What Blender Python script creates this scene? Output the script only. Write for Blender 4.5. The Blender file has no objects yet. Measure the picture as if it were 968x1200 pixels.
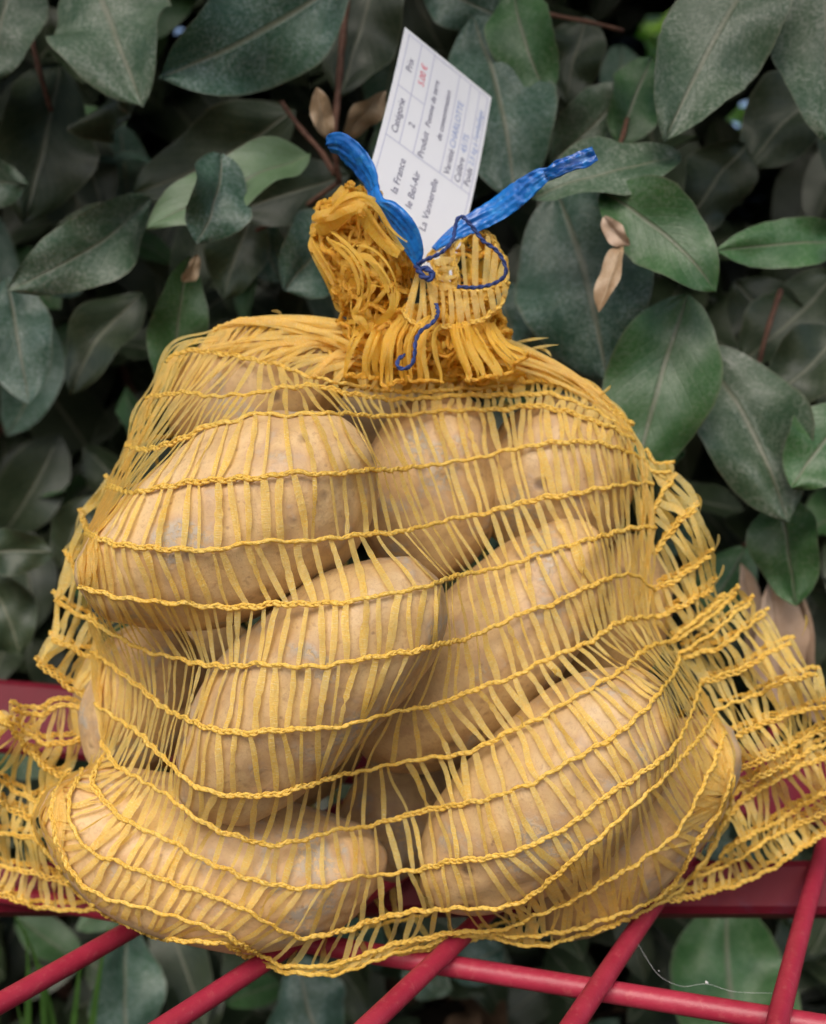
import bpy, math, random
import numpy as np
from mathutils import Vector, Matrix, noise
from mathutils.bvhtree import BVHTree

random.seed(7); rng = np.random.default_rng(7)
sc = bpy.context.scene
COL = sc.collection

# ------------------------------------------------------------------ camera
F = 1200.0; CX, CY = 484.0, 600.0
CAM_H = 0.202
PITCH = math.atan(0.08)
cam_d = bpy.data.cameras.new('camera'); cam = bpy.data.objects.new('camera', cam_d); COL.objects.link(cam)
cam.location = (0, 0, CAM_H); cam.rotation_euler = (math.pi/2 - PITCH, 0, 0)
cam_d.sensor_fit = 'VERTICAL'; cam_d.sensor_height = 36.0; cam_d.sensor_width = 36.0; cam_d.lens = 36.0
cam_d.clip_start = 0.01; cam_d.clip_end = 200
cam_d.dof.use_dof = True; cam_d.dof.focus_distance = 0.352; cam_d.dof.aperture_fstop = 8.5
sc.camera = cam
# ------------------------------------------------------------------ light
SUN_EL, SUN_AZ = 49.0, 193.0       # soft light from above, behind and to the left of the camera
w = bpy.data.worlds.new('World'); sc.world = w; w.use_nodes = True
nt = w.node_tree; bg = nt.nodes['Background']
sky = nt.nodes.new('ShaderNodeTexSky'); sky.sky_type = 'NISHITA'; sky.sun_disc = False
sky.sun_elevation = math.radians(SUN_EL); sky.sun_rotation = math.radians(SUN_AZ)
sky.air_density = 1.0; sky.dust_density = 4.0; sky.ozone_density = 1.0
nt.links.new(sky.outputs[0], bg.inputs[0]); bg.inputs[1].default_value = 0.12
sd = bpy.data.lights.new('sun', 'SUN'); sd.energy = 1.5; sd.angle = math.radians(35); sd.color = (1.0, 0.95, 0.87)
sun = bpy.data.objects.new('sun', sd); COL.objects.link(sun)
az, el = math.radians(SUN_AZ), math.radians(SUN_EL)
sdir = Vector((math.sin(az)*math.cos(el), math.cos(az)*math.cos(el), math.sin(el)))
sun.rotation_euler = (-sdir).to_track_quat('-Z', 'Y').to_euler()
sc.view_settings.view_transform = 'Standard'; sc.view_settings.look = 'None'
sc.view_settings.exposure = 0.60; sc.view_settings.gamma = 1.0; sc.view_settings.use_curve_mapping = False
sc.cycles.max_bounces = 8; sc.cycles.transparent_max_bounces = 16
sc.cycles.use_denoising = True

# ------------------------------------------------------------------ helpers
_cp, _sp = math.cos(PITCH), math.sin(PITCH)
def P(px, py, Y):
    """point of the place at depth Y (metres in front of the viewpoint's foot) for a measured position"""
    dx = (px-CX)/F; v = (CY-py)/F
    dy = _cp + v*_sp; dz = -_sp + v*_cp
    k = Y/dy
    return Vector((dx*k, Y, CAM_H + dz*k))
def PA(xy, Y):
    xy = np.asarray(xy, float); Y = np.asarray(Y, float)
    dx = (xy[..., 0]-CX)/F; v = (CY-xy[..., 1])/F
    dy = _cp + v*_sp; dz = -_sp + v*_cp
    k = Y/dy
    return np.stack([dx*k, Y*np.ones_like(k), CAM_H + dz*k], -1)
def on_rack(px, py, z=0.0):
    a = P(px, py, 1.0); t = (z-CAM_H)/(a.z-CAM_H)
    return Vector((a.x*t, t, z))

def mesh_obj(name, V, Fc, mat, parent=None, smooth=True, uv=None):
    me = bpy.data.meshes.new(name)
    me.from_pydata([tuple(v) for v in V], [], [tuple(f) for f in Fc])
    if uv is not None:
        l = me.uv_layers.new(name='UVMap')
        idx = np.empty(len(me.loops), dtype=np.int32); me.loops.foreach_get('vertex_index', idx)
        l.data.foreach_set('uv', np.asarray(uv, dtype=np.float32)[idx].ravel())
    if smooth: me.polygons.foreach_set('use_smooth', [True]*len(me.polygons))
    if mat: me.materials.append(mat)
    me.update()
    o = bpy.data.objects.new(name, me); COL.objects.link(o)
    if parent: o.parent = parent
    return o
def empty(name, loc=(0, 0, 0)):
    o = bpy.data.objects.new(name, None); COL.objects.link(o); o.location = loc
    return o
def tag(o, label=None, cat=None, group=None, kind=None):
    if label: o['label'] = label
    if cat: o['category'] = cat
    if group: o['group'] = group
    if kind: o['kind'] = kind
    return o
def keep(o, parent):      # parent while keeping world coordinates of the mesh
    o.parent = parent; o.matrix_parent_inverse = Matrix.Translation(parent.location).inverted()
    return o

class MB:
    def __init__(s): s.V = []; s.F = []; s.U = []; s.n = 0
    def add(s, V, Fc, U=None):
        V = np.asarray(V, float); s.V.append(V)
        s.F.extend([tuple(i+s.n for i in f) for f in Fc])
        s.U.append(np.zeros((len(V), 2)) if U is None else np.asarray(U, float))
        s.n += len(V)
    def build(s, name, mat, parent=None, smooth=True):
        o = mesh_obj(name, np.concatenate(s.V), s.F, mat, None, smooth, np.concatenate(s.U))
        if parent: keep(o, parent)
        return o

def norm(a): return a/np.maximum(np.linalg.norm(a, axis=-1, keepdims=True), 1e-12)
def smooth_path(pts, step):
    """Catmull-Rom through pts, resampled by arc length"""
    p = np.asarray(pts, float)
    e = np.concatenate([[2*p[0]-p[1]], p, [2*p[-1]-p[-2]]])
    out = []
    for i in range(len(p)-1):
        p0, p1, p2, p3 = e[i:i+4]; t = np.linspace(0, 1, 24, endpoint=False)[:, None]
        out.append(.5*((2*p1)+(-p0+p2)*t+(2*p0-5*p1+4*p2-p3)*t**2+(-p0+3*p1-3*p2+p3)*t**3))
    q = np.concatenate(out+[p[-1:]])
    d = np.concatenate([[0], np.cumsum(np.linalg.norm(np.diff(q, axis=0), axis=1))])
    n = max(3, int(d[-1]/step)+1); s = np.linspace(0, d[-1], n)
    return np.stack([np.interp(s, d, q[:, k]) for k in range(q.shape[1])], -1)
def frames(p, ref):
    T = norm(np.gradient(p, axis=0)); N = ref - T*np.sum(ref*T, -1, keepdims=True); N = norm(N)
    return T, N, np.cross(T, N)
def tube(p, r, sides=6, ref=(0, -1, 0.001), closed=False, flat=1.0, caps=True):
    p = np.asarray(p, float); n = len(p)
    T, N, B = frames(p, np.broadcast_to(np.asarray(ref, float), p.shape))
    r = np.broadcast_to(np.asarray(r, float), (n,))
    a = np.arange(sides)*2*math.pi/sides
    V = p[:, None, :] + r[:, None, None]*(np.cos(a)[None, :, None]*B[:, None, :] + flat*np.sin(a)[None, :, None]*N[:, None, :])
    Fc = []
    for i in range(n-1):
        for k in range(sides):
            k2 = (k+1) % sides
            Fc.append((i*sides+k, i*sides+k2, (i+1)*sides+k2, (i+1)*sides+k))
    if caps:
        Fc.append(tuple(range(sides))[::-1]); Fc.append(tuple((n-1)*sides+k for k in range(sides)))
    return V.reshape(-1, 3), Fc
def inside(poly, X, Y):
    poly = np.asarray(poly, float); c = np.zeros(X.shape, bool); j = len(poly)-1
    for i in range(len(poly)):
        xi, yi = poly[i]; xj, yj = poly[j]
        c ^= ((yi > Y) != (yj > Y)) & (X < (xj-xi)*(Y-yi)/((yj-yi) or 1e-9)+xi)
        j = i
    return c

# ------------------------------------------------------------------ materials
def mat(name):
    m = bpy.data.materials.new(name); m.use_nodes = True
    return m, m.node_tree, m.node_tree.nodes['Principled BSDF']
def nd(t, typ, **kw):
    n = t.nodes.new(typ)
    for k, v in kw.items():
        if k.startswith('i_'): n.inputs[k[2:]].default_value = v
        else: setattr(n, k, v)
    return n
def noise_n(t, vec, scale, detail=4, rough=.55, dist=0.0):
    n = nd(t, 'ShaderNodeTexNoise'); n.inputs['Scale'].default_value = scale
    n.inputs['Detail'].default_value = detail; n.inputs['Roughness'].default_value = rough
    n.inputs['Distortion'].default_value = dist
    t.links.new(vec, n.inputs['Vector']); return n.outputs['Fac']
def ramp(t, fac, stops):
    r = nd(t, 'ShaderNodeValToRGB'); el = r.color_ramp.elements
    while len(el) < len(stops): el.new(0.5)
    for e, (p, c) in zip(el, stops):
        e.position = p; e.color = (c, c, c, 1) if not hasattr(c, '__len__') else (*c, 1)
    t.links.new(fac, r.inputs[0]); return r.outputs[0]
def mix(t, fac, a, b, blend='MIX'):
    m = nd(t, 'ShaderNodeMix', data_type='RGBA', blend_type=blend)
    for s, v in ((0, fac), (6, a), (7, b)):
        if hasattr(v, 'links') or isinstance(v, bpy.types.NodeSocket): t.links.new(v, m.inputs[s])
        elif s == 0: m.inputs[0].default_value = v
        else: m.inputs[s].default_value = (*v, 1)
    return m.outputs[2]
def math_n(t, op, a, b=None, c=None):
    m = nd(t, 'ShaderNodeMath', operation=op)
    for i, v in enumerate((a, b, c)):
        if v is None: continue
        if isinstance(v, bpy.types.NodeSocket): t.links.new(v, m.inputs[i])
        else: m.inputs[i].default_value = v
    return m.outputs[0]
def bump(t, bsdf, h, strength, dist):
    b = nd(t, 'ShaderNodeBump'); b.inputs['Strength'].default_value = strength; b.inputs['Distance'].default_value = dist
    t.links.new(h, b.inputs['Height']); t.links.new(b.outputs[0], bsdf.inputs['Normal']); return b

def potato_mat():
    m, t, b = mat('potato_skin')
    tc = nd(t, 'ShaderNodeTexCoord'); oi = nd(t, 'ShaderNodeObjectInfo')
    off = nd(t, 'ShaderNodeVectorMath', operation='ADD')
    sc_ = nd(t, 'ShaderNodeVectorMath', operation='SCALE'); sc_.inputs['Scale'].default_value = 3.0
    cmb = nd(t, 'ShaderNodeCombineXYZ'); t.links.new(oi.outputs['Random'], cmb.inputs[0]); t.links.new(oi.outputs['Random'], cmb.inputs[2])
    t.links.new(cmb.outputs[0], sc_.inputs[0])
    t.links.new(tc.outputs['Object'], off.inputs[0]); t.links.new(sc_.outputs[0], off.inputs[1]); v = off.outputs[0]
    big = noise_n(t, v, 28, 4); mid = noise_n(t, v, 95, 5, .62); fine = noise_n(t, v, 900, 3, .6); net = noise_n(t, v, 320, 6, .7, .6)
    c = mix(t, ramp(t, big, [(.3, 0), (.7, 1)]), (.540, .362, .165), (.615, .432, .222))
    c = mix(t, ramp(t, mid, [(.42, 0), (.70, .65)]), c, (.43, .262, .115))
    c = mix(t, ramp(t, net, [(.53, 0), (.66, .50)]), c, (.33, .20, .10))
    c = mix(t, ramp(t, fine, [(.56, 0), (.70, .35)]), c, (.29, .175, .09))
    # dry soil patches
    patch = math_n(t, 'MULTIPLY', ramp(t, noise_n(t, v, 38, 3, .6, .4), [(.54, 0), (.63, 1)]), ramp(t, noise_n(t, v, 420, 5, .7), [(.42, 0), (.54, 1)]))
    rim = ramp(t, noise_n(t, v, 38, 3, .6, .4), [(.47, 0), (.56, .65), (.64, 0)])
    c = mix(t, rim, c, (.42, .26, .14))
    c = mix(t, math_n(t, 'MULTIPLY', patch, .85), c, (.36, .315, .26))
    # eyes and lenticels
    vo = nd(t, 'ShaderNodeTexVoronoi'); vo.inputs['Scale'].default_value = 52; t.links.new(v, vo.inputs['Vector'])
    eye = ramp(t, vo.outputs['Distance'], [(.07, 1), (.17, 0)])
    pick = ramp(t, noise_n(t, v, 44, 1), [(.46, 0), (.54, 1)]); pick2 = ramp(t, noise_n(t, v, 130, 2), [(.44, 0), (.60, 1)])
    eye = math_n(t, 'MULTIPLY', eye, pick)
    c = mix(t, math_n(t, 'MULTIPLY', eye, .85), c, (.14, .085, .05))
    vo2 = nd(t, 'ShaderNodeTexVoronoi'); vo2.inputs['Scale'].default_value = 210; t.links.new(v, vo2.inputs['Vector'])
    lent = ramp(t, vo2.outputs['Distance'], [(.08, 1), (.17, 0)])
    c = mix(t, math_n(t, 'MULTIPLY', math_n(t, 'MULTIPLY', lent, pick2), .7), c, (.26, .16, .09))
    hsv = nd(t, 'ShaderNodeHueSaturation'); t.links.new(c, hsv.inputs['Color'])
    mr = nd(t, 'ShaderNodeMapRange'); mr.inputs['To Min'].default_value = .86; mr.inputs['To Max'].default_value = 1.08
    t.links.new(oi.outputs['Random'], mr.inputs[0]); t.links.new(mr.outputs[0], hsv.inputs['Value'])
    t.links.new(hsv.outputs[0], b.inputs['Base Color'])
    b.inputs['Roughness'].default_value = .44; b.inputs['Specular IOR Level'].default_value = .45
    b.inputs['Subsurface Weight'].default_value = .08; b.inputs['Subsurface Radius'].default_value = (.004, .002, .001)
    b.inputs['Subsurface Scale'].default_value = .6
    h = math_n(t, 'ADD', math_n(t, 'MULTIPLY', net, .5), math_n(t, 'MULTIPLY', mid, .9))
    h = math_n(t, 'ADD', h, math_n(t, 'MULTIPLY', patch, .35)); h = math_n(t, 'SUBTRACT', h, math_n(t, 'MULTIPLY', eye, .6))
    bump(t, b, h, .5, .0011)
    return m

def net_mat(name, col, col2, transp, transl, pale=.75):
    m, t, b = mat(name)
    tc = nd(t, 'ShaderNodeTexCoord'); v = tc.outputs['Object']
    n1 = noise_n(t, v, 110, 3); n2 = noise_n(t, v, 900, 4, .6)
    c = mix(t, ramp(t, n1, [(.3, 0), (.7, 1)]), col, col2)
    uvn = nd(t, 'ShaderNodeUVMap')
    mp = nd(t, 'ShaderNodeMapping'); mp.inputs['Scale'].default_value = (14, 3.0, 1); t.links.new(uvn.outputs[0], mp.inputs[0])
    fib = noise_n(t, mp.outputs[0], 1.0, 3, .6)
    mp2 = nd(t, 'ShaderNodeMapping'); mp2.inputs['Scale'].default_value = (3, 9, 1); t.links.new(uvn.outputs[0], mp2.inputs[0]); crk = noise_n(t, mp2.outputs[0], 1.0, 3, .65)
    c = mix(t, ramp(t, crk, [(.54, 0), (.68, pale)]), c, (1.0, .88, .52))  # pale streaks painted in as glints on the crinkled film
    c = mix(t, ramp(t, fib, [(.35, 0), (.7, .45)]), c, tuple(min(1, x*1.25+.04) for x in col2))
    t.links.new(c, b.inputs['Base Color'])
    b.inputs['Roughness'].default_value = .22; b.inputs['Specular IOR Level'].default_value = .8
    h = math_n(t, 'ADD', math_n(t, 'ADD', math_n(t, 'MULTIPLY', n2, .4), math_n(t, 'MULTIPLY', fib, .8)), math_n(t, 'MULTIPLY', crk, 1.2))
    bump(t, b, h, .55, .0009)
    tr = nd(t, 'ShaderNodeBsdfTranslucent'); t.links.new(c, tr.inputs[0])
    tp = nd(t, 'ShaderNodeBsdfTransparent'); tp.inputs[0].default_value = (1.0, .84, .42, 1)
    m1 = nd(t, 'ShaderNodeMixShader'); m1.inputs[0].default_value = transl
    t.links.new(b.outputs[0], m1.inputs[1]); t.links.new(tr.outputs[0], m1.inputs[2])
    m2 = nd(t, 'ShaderNodeMixShader')
    if transp > 0:
        t.links.new(ramp(t, n1, [(.3, transp*.55), (.7, transp*1.25)]), m2.inputs[0])
    else: m2.inputs[0].default_value = 0
    t.links.new(m1.outputs[0], m2.inputs[1]); t.links.new(tp.outputs[0], m2.inputs[2])
    out = t.nodes['Material Output']; t.links.new(m2.outputs[0], out.inputs[0])
    return m

def leaf_mat(name, dark, green, dust, dustiness, rib=(.17, .18, .12)):
    m, t, b = mat(name)
    tc = nd(t, 'ShaderNodeTexCoord'); oi = nd(t, 'ShaderNodeObjectInfo'); uvn = nd(t, 'ShaderNodeUVMap')
    geo = nd(t, 'ShaderNodeNewGeometry')
    v = geo.outputs['Position']
    sep = nd(t, 'ShaderNodeSeparateXYZ'); t.links.new(uvn.outputs[0], sep.inputs[0]); u, vv = sep.outputs[0], sep.outputs[1]
    n1 = noise_n(t, v, 30, 4, .6); n2 = noise_n(t, v, 620, 5, .75); n3 = noise_n(t, v, 1500, 2, .6)
    c = mix(t, ramp(t, n1, [(.35, 0), (.65, 1)]), dark, green)
    du = math_n(t, 'MULTIPLY', ramp(t, n2, [(.43, .04), (.60, 1)]), ramp(t, noise_n(t, v, 60, 6, .75), [(.38, .22), (.62, 1)]))
    du = math_n(t, 'MULTIPLY', du, dustiness)
    c = mix(t, du, c, dust)
    c = mix(t, ramp(t, n3, [(.62, 0), (.75, .35)]), c, dark)
    au = math_n(t, 'ABSOLUTE', math_n(t, 'SUBTRACT', u, .5))
    midr = ramp(t, au, [(.012, 1), (.035, 0)])
    # side veins sweep forward from the rib
    ph = math_n(t, 'SUBTRACT', math_n(t, 'MULTIPLY', vv, 11.0), math_n(t, 'MULTIPLY', au, 8.0))
    wv = math_n(t, 'ABSOLUTE', math_n(t, 'SUBTRACT', math_n(t, 'FRACT', ph), .5))
    vein = math_n(t, 'MULTIPLY', ramp(t, wv, [(.0, 1), (.11, 0)]), .11)
    c = mix(t, vein, c, rib); c = mix(t, math_n(t, 'MULTIPLY', midr, .75), c, rib)
    edge = ramp(t, au, [(.47, 0), (.497, .5)]); c = mix(t, edge, c, rib)
    hsv = nd(t, 'ShaderNodeHueSaturation'); t.links.new(c, hsv.inputs['Color'])
    mr = nd(t, 'ShaderNodeMapRange'); mr.inputs['To Min'].default_value = .8; mr.inputs['To Max'].default_value = 1.2
    t.links.new(oi.outputs['Random'], mr.inputs[0]); t.links.new(mr.outputs[0], hsv.inputs['Value'])
    t.links.new(hsv.outputs[0], b.inputs['Base Color'])
    b.inputs['Roughness'].default_value = .40; b.inputs['Specular IOR Level'].default_value = .5
    h = math_n(t, 'SUBTRACT', math_n(t, 'MULTIPLY', n2, .25), math_n(t, 'MULTIPLY', midr, .5))
    h = math_n(t, 'SUBTRACT', h, vein)
    bump(t, b, h, .6, .0012)
    tr = nd(t, 'ShaderNodeBsdfTranslucent'); t.links.new(mix(t, .5, hsv.outputs[0], green), tr.inputs[0])
    m1 = nd(t, 'ShaderNodeMixShader'); m1.inputs[0].default_value = .10
    t.links.new(b.outputs[0], m1.inputs[1]); t.links.new(tr.outputs[0], m1.inputs[2])
    t.links.new(m1.outputs[0], t.nodes['Material Output'].inputs[0])
    return m

def simple_mat(name, c1, c2, scale, rough, bs=.3, bd=.001, spec=.4, c3=None, s3=300):
    m, t, b = mat(name)
    geo = nd(t, 'ShaderNodeNewGeometry'); v = geo.outputs['Position']
    n = noise_n(t, v, scale, 5, .6)
    c = mix(t, ramp(t, n, [(.35, 0), (.65, 1)]), c1, c2)
    n2 = noise_n(t, v, s3, 4, .7)
    if c3: c = mix(t, ramp(t, n2, [(.55, 0), (.72, .7)]), c, c3)
    t.links.new(c, b.inputs['Base Color']); b.inputs['Roughness'].default_value = rough; b.inputs['Specular IOR Level'].default_value = spec
    bump(t, b, math_n(t, 'ADD', n, n2), bs, bd)
    return m

M_POT = potato_mat()
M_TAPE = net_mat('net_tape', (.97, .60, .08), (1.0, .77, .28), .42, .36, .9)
M_CORD = net_mat('net_cord', (.94, .54, .05), (.97, .66, .13), 0, .32, .4)
M_GATH = net_mat('net_gathered', (.98, .55, .035), (1.0, .68, .11), .22, .48, .35)
M_LEAF = {
 'blue':  leaf_mat('leaf_blue_green', (.018, .064, .034), (.038, .104, .056), (.190, .250, .225), 1.0),
 'green': leaf_mat('leaf_green', (.022, .084, .020), (.046, .135, .034), (.155, .215, .135), .75),
 'grey':  leaf_mat('leaf_dusty', (.028, .072, .030), (.056, .108, .054), (.230, .265, .210), 1.0),
 'young': leaf_mat('leaf_young', (.110, .190, .085), (.150, .235, .120), (.21, .27, .20), .4),
 'dim':   leaf_mat('leaf_shaded', (.018, .034, .013), (.033, .055, .023), (.095, .105, .065), .5),  # darker leaf copy, the shade inside the hedge painted into its colour
 'dry':   leaf_mat('leaf_dry', (.30, .19, .10), (.40, .29, .18), (.50, .40, .28), .5, (.5, .4, .28)),
 'beige': leaf_mat('leaf_husk', (.42, .29, .20), (.50, .37, .27), (.58, .46, .36), .5, (.36, .24, .16)),
 'lime':  leaf_mat('leaf_sunlit_lime', (.25, .50, .04), (.35, .62, .06), (.4, .6, .1), .1),  # sunlight beyond the hedge put into the leaf colour
}
M_RED = simple_mat('red_paint', (.29, .016, .038), (.36, .026, .054), 55, .42, .35, .0006, .45, (.42, .08, .09), 320)
M_REDD = simple_mat('red_rail_paint', (.115, .005, .014), (.16, .008, .020), 24, .55, .3, .001, .25, (.10, .02, .04), 60)
M_BARK = simple_mat('twig_bark', (.10, .045, .030), (.17, .085, .055), 160, .7, .5, .0008, .3, (.25, .17, .12), 500)
M_SOIL = simple_mat('soil', (.022, .016, .011), (.045, .033, .022), 18, .95, .8, .01, .2, (.075, .055, .036), 90)
M_LITTER = simple_mat('dead_leaf_litter', (.07, .04, .022), (.14, .085, .048), 30, .8, .4, .001, .3, (.05, .03, .02), 200)
M_GRASS = simple_mat('grass_blade', (.035, .095, .015), (.06, .14, .025), 40, .5, .2, .0005)
M_BLUE = simple_mat('blue_film', (.007, .095, .40), (.014, .20, .62), 50, .28, .35, .0010, .6, (.05, .36, .80), 130)
M_THREAD = simple_mat('blue_thread', (.012, .026, .11), (.024, .055, .21), 200, .6, .5, .0006)
M_CARD = simple_mat('card', (.90, .91, .955), (.93, .94, .97), 30, .55, .1, .0003)
M_INK = simple_mat('ink', (.13, .12, .21), (.17, .16, .26), 300, .6, .05, .0001)
M_INKB = simple_mat('ink_pale_blue', (.34, .42, .70), (.42, .50, .75), 300, .6, .05, .0001)
M_INKR = simple_mat('ink_red', (.80, .14, .20), (.84, .2, .26), 300, .6, .05, .0001)
M_LINE = simple_mat('printed_line', (.62, .63, .76), (.66, .67, .79), 300, .6, .05, .0001)
M_SILK = simple_mat('spider_silk', (.7, .7, .7), (.8, .8, .8), 300, .5, .1, .0001)

# ------------------------------------------------------------------ ground
def build_ground():
    n = 80; xs = np.sign(np.linspace(-1, 1, n))*np.abs(np.linspace(-1, 1, n))**3*30
    V = []; 
    for y in xs:
        for x in xs:
            r = math.hypot(x, y-.8)
            z = -.30 + (.03*noise.noise(Vector((x*5, y*5, 0))) + .012*noise.noise(Vector((x*22, y*22, 3)))) * (1 if r < 4 else 0)
            V.append((x, y+.8, z))
    Fc = [(j*n+i, j*n+i+1, (j+1)*n+i+1, (j+1)*n+i) for j in range(n-1) for i in range(n-1)]
    tag(mesh_obj('ground', V, Fc, M_SOIL), kind='structure')
build_ground()

# ------------------------------------------------------------------ red bench rack
rack = empty('wire_bench', (0, .45, -.30))
tag(rack, 'red painted metal rod bench carrying the net bag', 'bench')
ROD_R = .0039
rods = [((0, 1160), (140, 1083)), ((170, 1203), (295, 1124)), ((415, 1203), (522, 1104)), ((660, 1203), (750, 1074)), ((908, 1203), (963, 992))]
# all rods run parallel in the rack plane: take the mean direction, keep each rod's own place
gp = [(on_rack(*a), on_rack(*b)) for a, b in rods]
rdir = sum(((b-a).normalized() for a, b in gp), Vector()).normalized()
mids = [(a+b)/2 for a, b in gp]
perp = Vector((-rdir.y, rdir.x, 0))
offs = sorted(m.dot(perp) for m in mids); 
gap = (offs[-1]-offs[0])/4
for i, (a, b) in enumerate(gp):
    d = (b-a).normalized(); m = (a+b)/2
    q = np.array([m+d*t for t in np.linspace(-.45, .75, 40)]); q[:, 2] = -ROD_R - .0005
    q += np.stack([.0006*np.sin(np.arange(40)*.5+i), 0*np.arange(40), .0004*np.sin(np.arange(40)*.37+i*2)], -1)
    V, Fc = tube(q, ROD_R, 14, (0, 0, 1)); keep(mesh_obj('rod', V, Fc, M_RED), rack)
for s, base in ((1, gp[0]), (1, gp[0]), (-1, gp[4])):
    pass
def bar(name, a, b, r, sides=14, n=16):
    q = np.array([Vector(a).lerp(Vector(b), t) for t in np.linspace(0, 1, n)])
    d = (Vector(b)-Vector(a)).normalized(); ref = (0, 0, 1) if abs(d.z) < .9 else (0, -1, 0)
    V, Fc = tube(q, r, sides, ref); return keep(mesh_obj(name, V, Fc, M_RED), rack)
# cross bar under the rods
a = on_rack(440, 1118, -.0125); b = on_rack(960, 1202, -.0125); d = (b-a).normalized()
bar('cross_bar', a-d*.45, b+d*.35, .0042)
def plank(name, pts, thick, m, bev=.003):
    """flat bar given by front face corners tl, tr, br, bl"""
    tl, tr, br, bl = [np.array(p) for p in pts]
    nrm = norm(np.cross(tr-tl, bl-tl)); nrm = -nrm if nrm[1] < 0 else nrm
    n = 24; V = []; 
    prof = [(0, bev/2), (bev/2, 0), (1, 0), (1, bev/2)]
    H = np.linalg.norm(bl-tl); ring = [(0.0, bev), (bev/H, 0), (1-bev/H, 0), (1, bev), (1, thick), (0, thick)]
    for i in range(n):
        t = i/(n-1); top = tl+(tr-tl)*t; bot = bl+(br-bl)*t
        for (s, dd) in ring: V.append(top+(bot-top)*s+nrm*dd)
    k = len(ring); Fc = [(i*k+j, (i+1)*k+j, (i+1)*k+(j+1) % k, i*k+(j+1) % k) for i in range(n-1) for j in range(k)]
    Fc += [tuple(range(k)), tuple((n-1)*k+j for j in range(k))[::-1]]
    return keep(mesh_obj(name, V, Fc, m, smooth=False), rack)
plank('back_rail', (P(-330, 765, .56), P(1330, 918, .60), P(1330, 1000, .585), P(-330, 852, .545)), .012, M_REDD)
plank('seat_rail', (P(-330, 1009, .474), P(1330, 1007, .474), P(1330, 1071, .462), P(-330, 1067, .462)), .02, M_REDD)
for sx in (-1, 1):
    px = -290 if sx < 0 else 1290
    t1, b1 = P(px, 830 if sx < 0 else 950, .57 if sx < 0 else .60), P(px, 1030, .49)
    bar('post', b1, t1, .008)
    bar('leg', (b1.x, b1.y, b1.z), (b1.x*1.02, b1.y+.02, -.31), .009)

# ------------------------------------------------------------------ potatoes
POTS = [  # cx, cy, Y, half length px, half width px, angle deg (up to the right), bend, taper, tilt in depth deg, seed, label
 (270, 612, .378, 196, 108, 27,  .10, .05,  4, 1, 'large smooth potato at upper left of the bag, above the longest central potato'),
 (303, 462, .440, 112,  80, 28,  .00, .02,  8, 2, 'potato under the gathered net at the top left shoulder of the bag'),
 (503, 572, .436, 118,  84, 80,  .00, .05,  0, 3, 'upright potato at top centre right below the knot'),
 (652, 562, .440, 102,  90, 70,  .00, .00,  5, 4, 'rounded potato at the top right shoulder of the bag'),
 (364, 806, .366, 208, 97, 44, -.05, .00,  0, 5, 'long scabby potato lying diagonally in the centre front of the bag'),
 (570, 762, .414, 200,  84, 45,  .04, .02,  0, 6, 'long potato tucked right behind the central diagonal one'),
 (250, 1000, .386, 212,  96, -13, .16, .04, 2, 7, 'bent potato at bottom left resting on the red rods'),
 (644, 928, .386, 196, 95, 42, .03, .06,  0, 8, 'biggest potato at bottom right next to the dark gap'),
 (744, 968, .414, 172,  78, 50, -.08, .00,  0, 9, 'slim potato at the far right edge of the bottom row'),
 (165, 822, .428, 100,  64, 70, .00, .00,  0, 10, 'small potato at the left edge below the large upper left one'),
 (716, 722, .452, 100,  66, 75, .00, .00,  0, 11, 'half hidden potato at the right edge above the biggest one'),
 (462, 956, .462, 84,  64, 60, .00, .00,  0, 12, 'shaded potato deep in the dark gap at the bottom centre'),
 (205, 800, .478, 120,  80, 10, .00, .00,  0, 13, 'potato at the back of the bag behind the small left one'),
 (318, 885, .492, 120,  72, 20, .00, .00,  0, 14, 'potato at the back between the central and the bottom left one'),
 (625, 850, .500, 130,  84, 30, .00, .00,  0, 15, 'potato at the back behind the biggest bottom right one'),
 (545, 835, .520, 130,  90, 25, .00, .00,  0, 17, 'potato at the very back of the bag, lowest behind the dark gap'),
 (415, 545, .502, 130,  84, 30, .00, .00,  0, 16, 'potato at the back behind the top centre one'),
]
pot_tris = []; pot_verts = []
import bmesh
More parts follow.
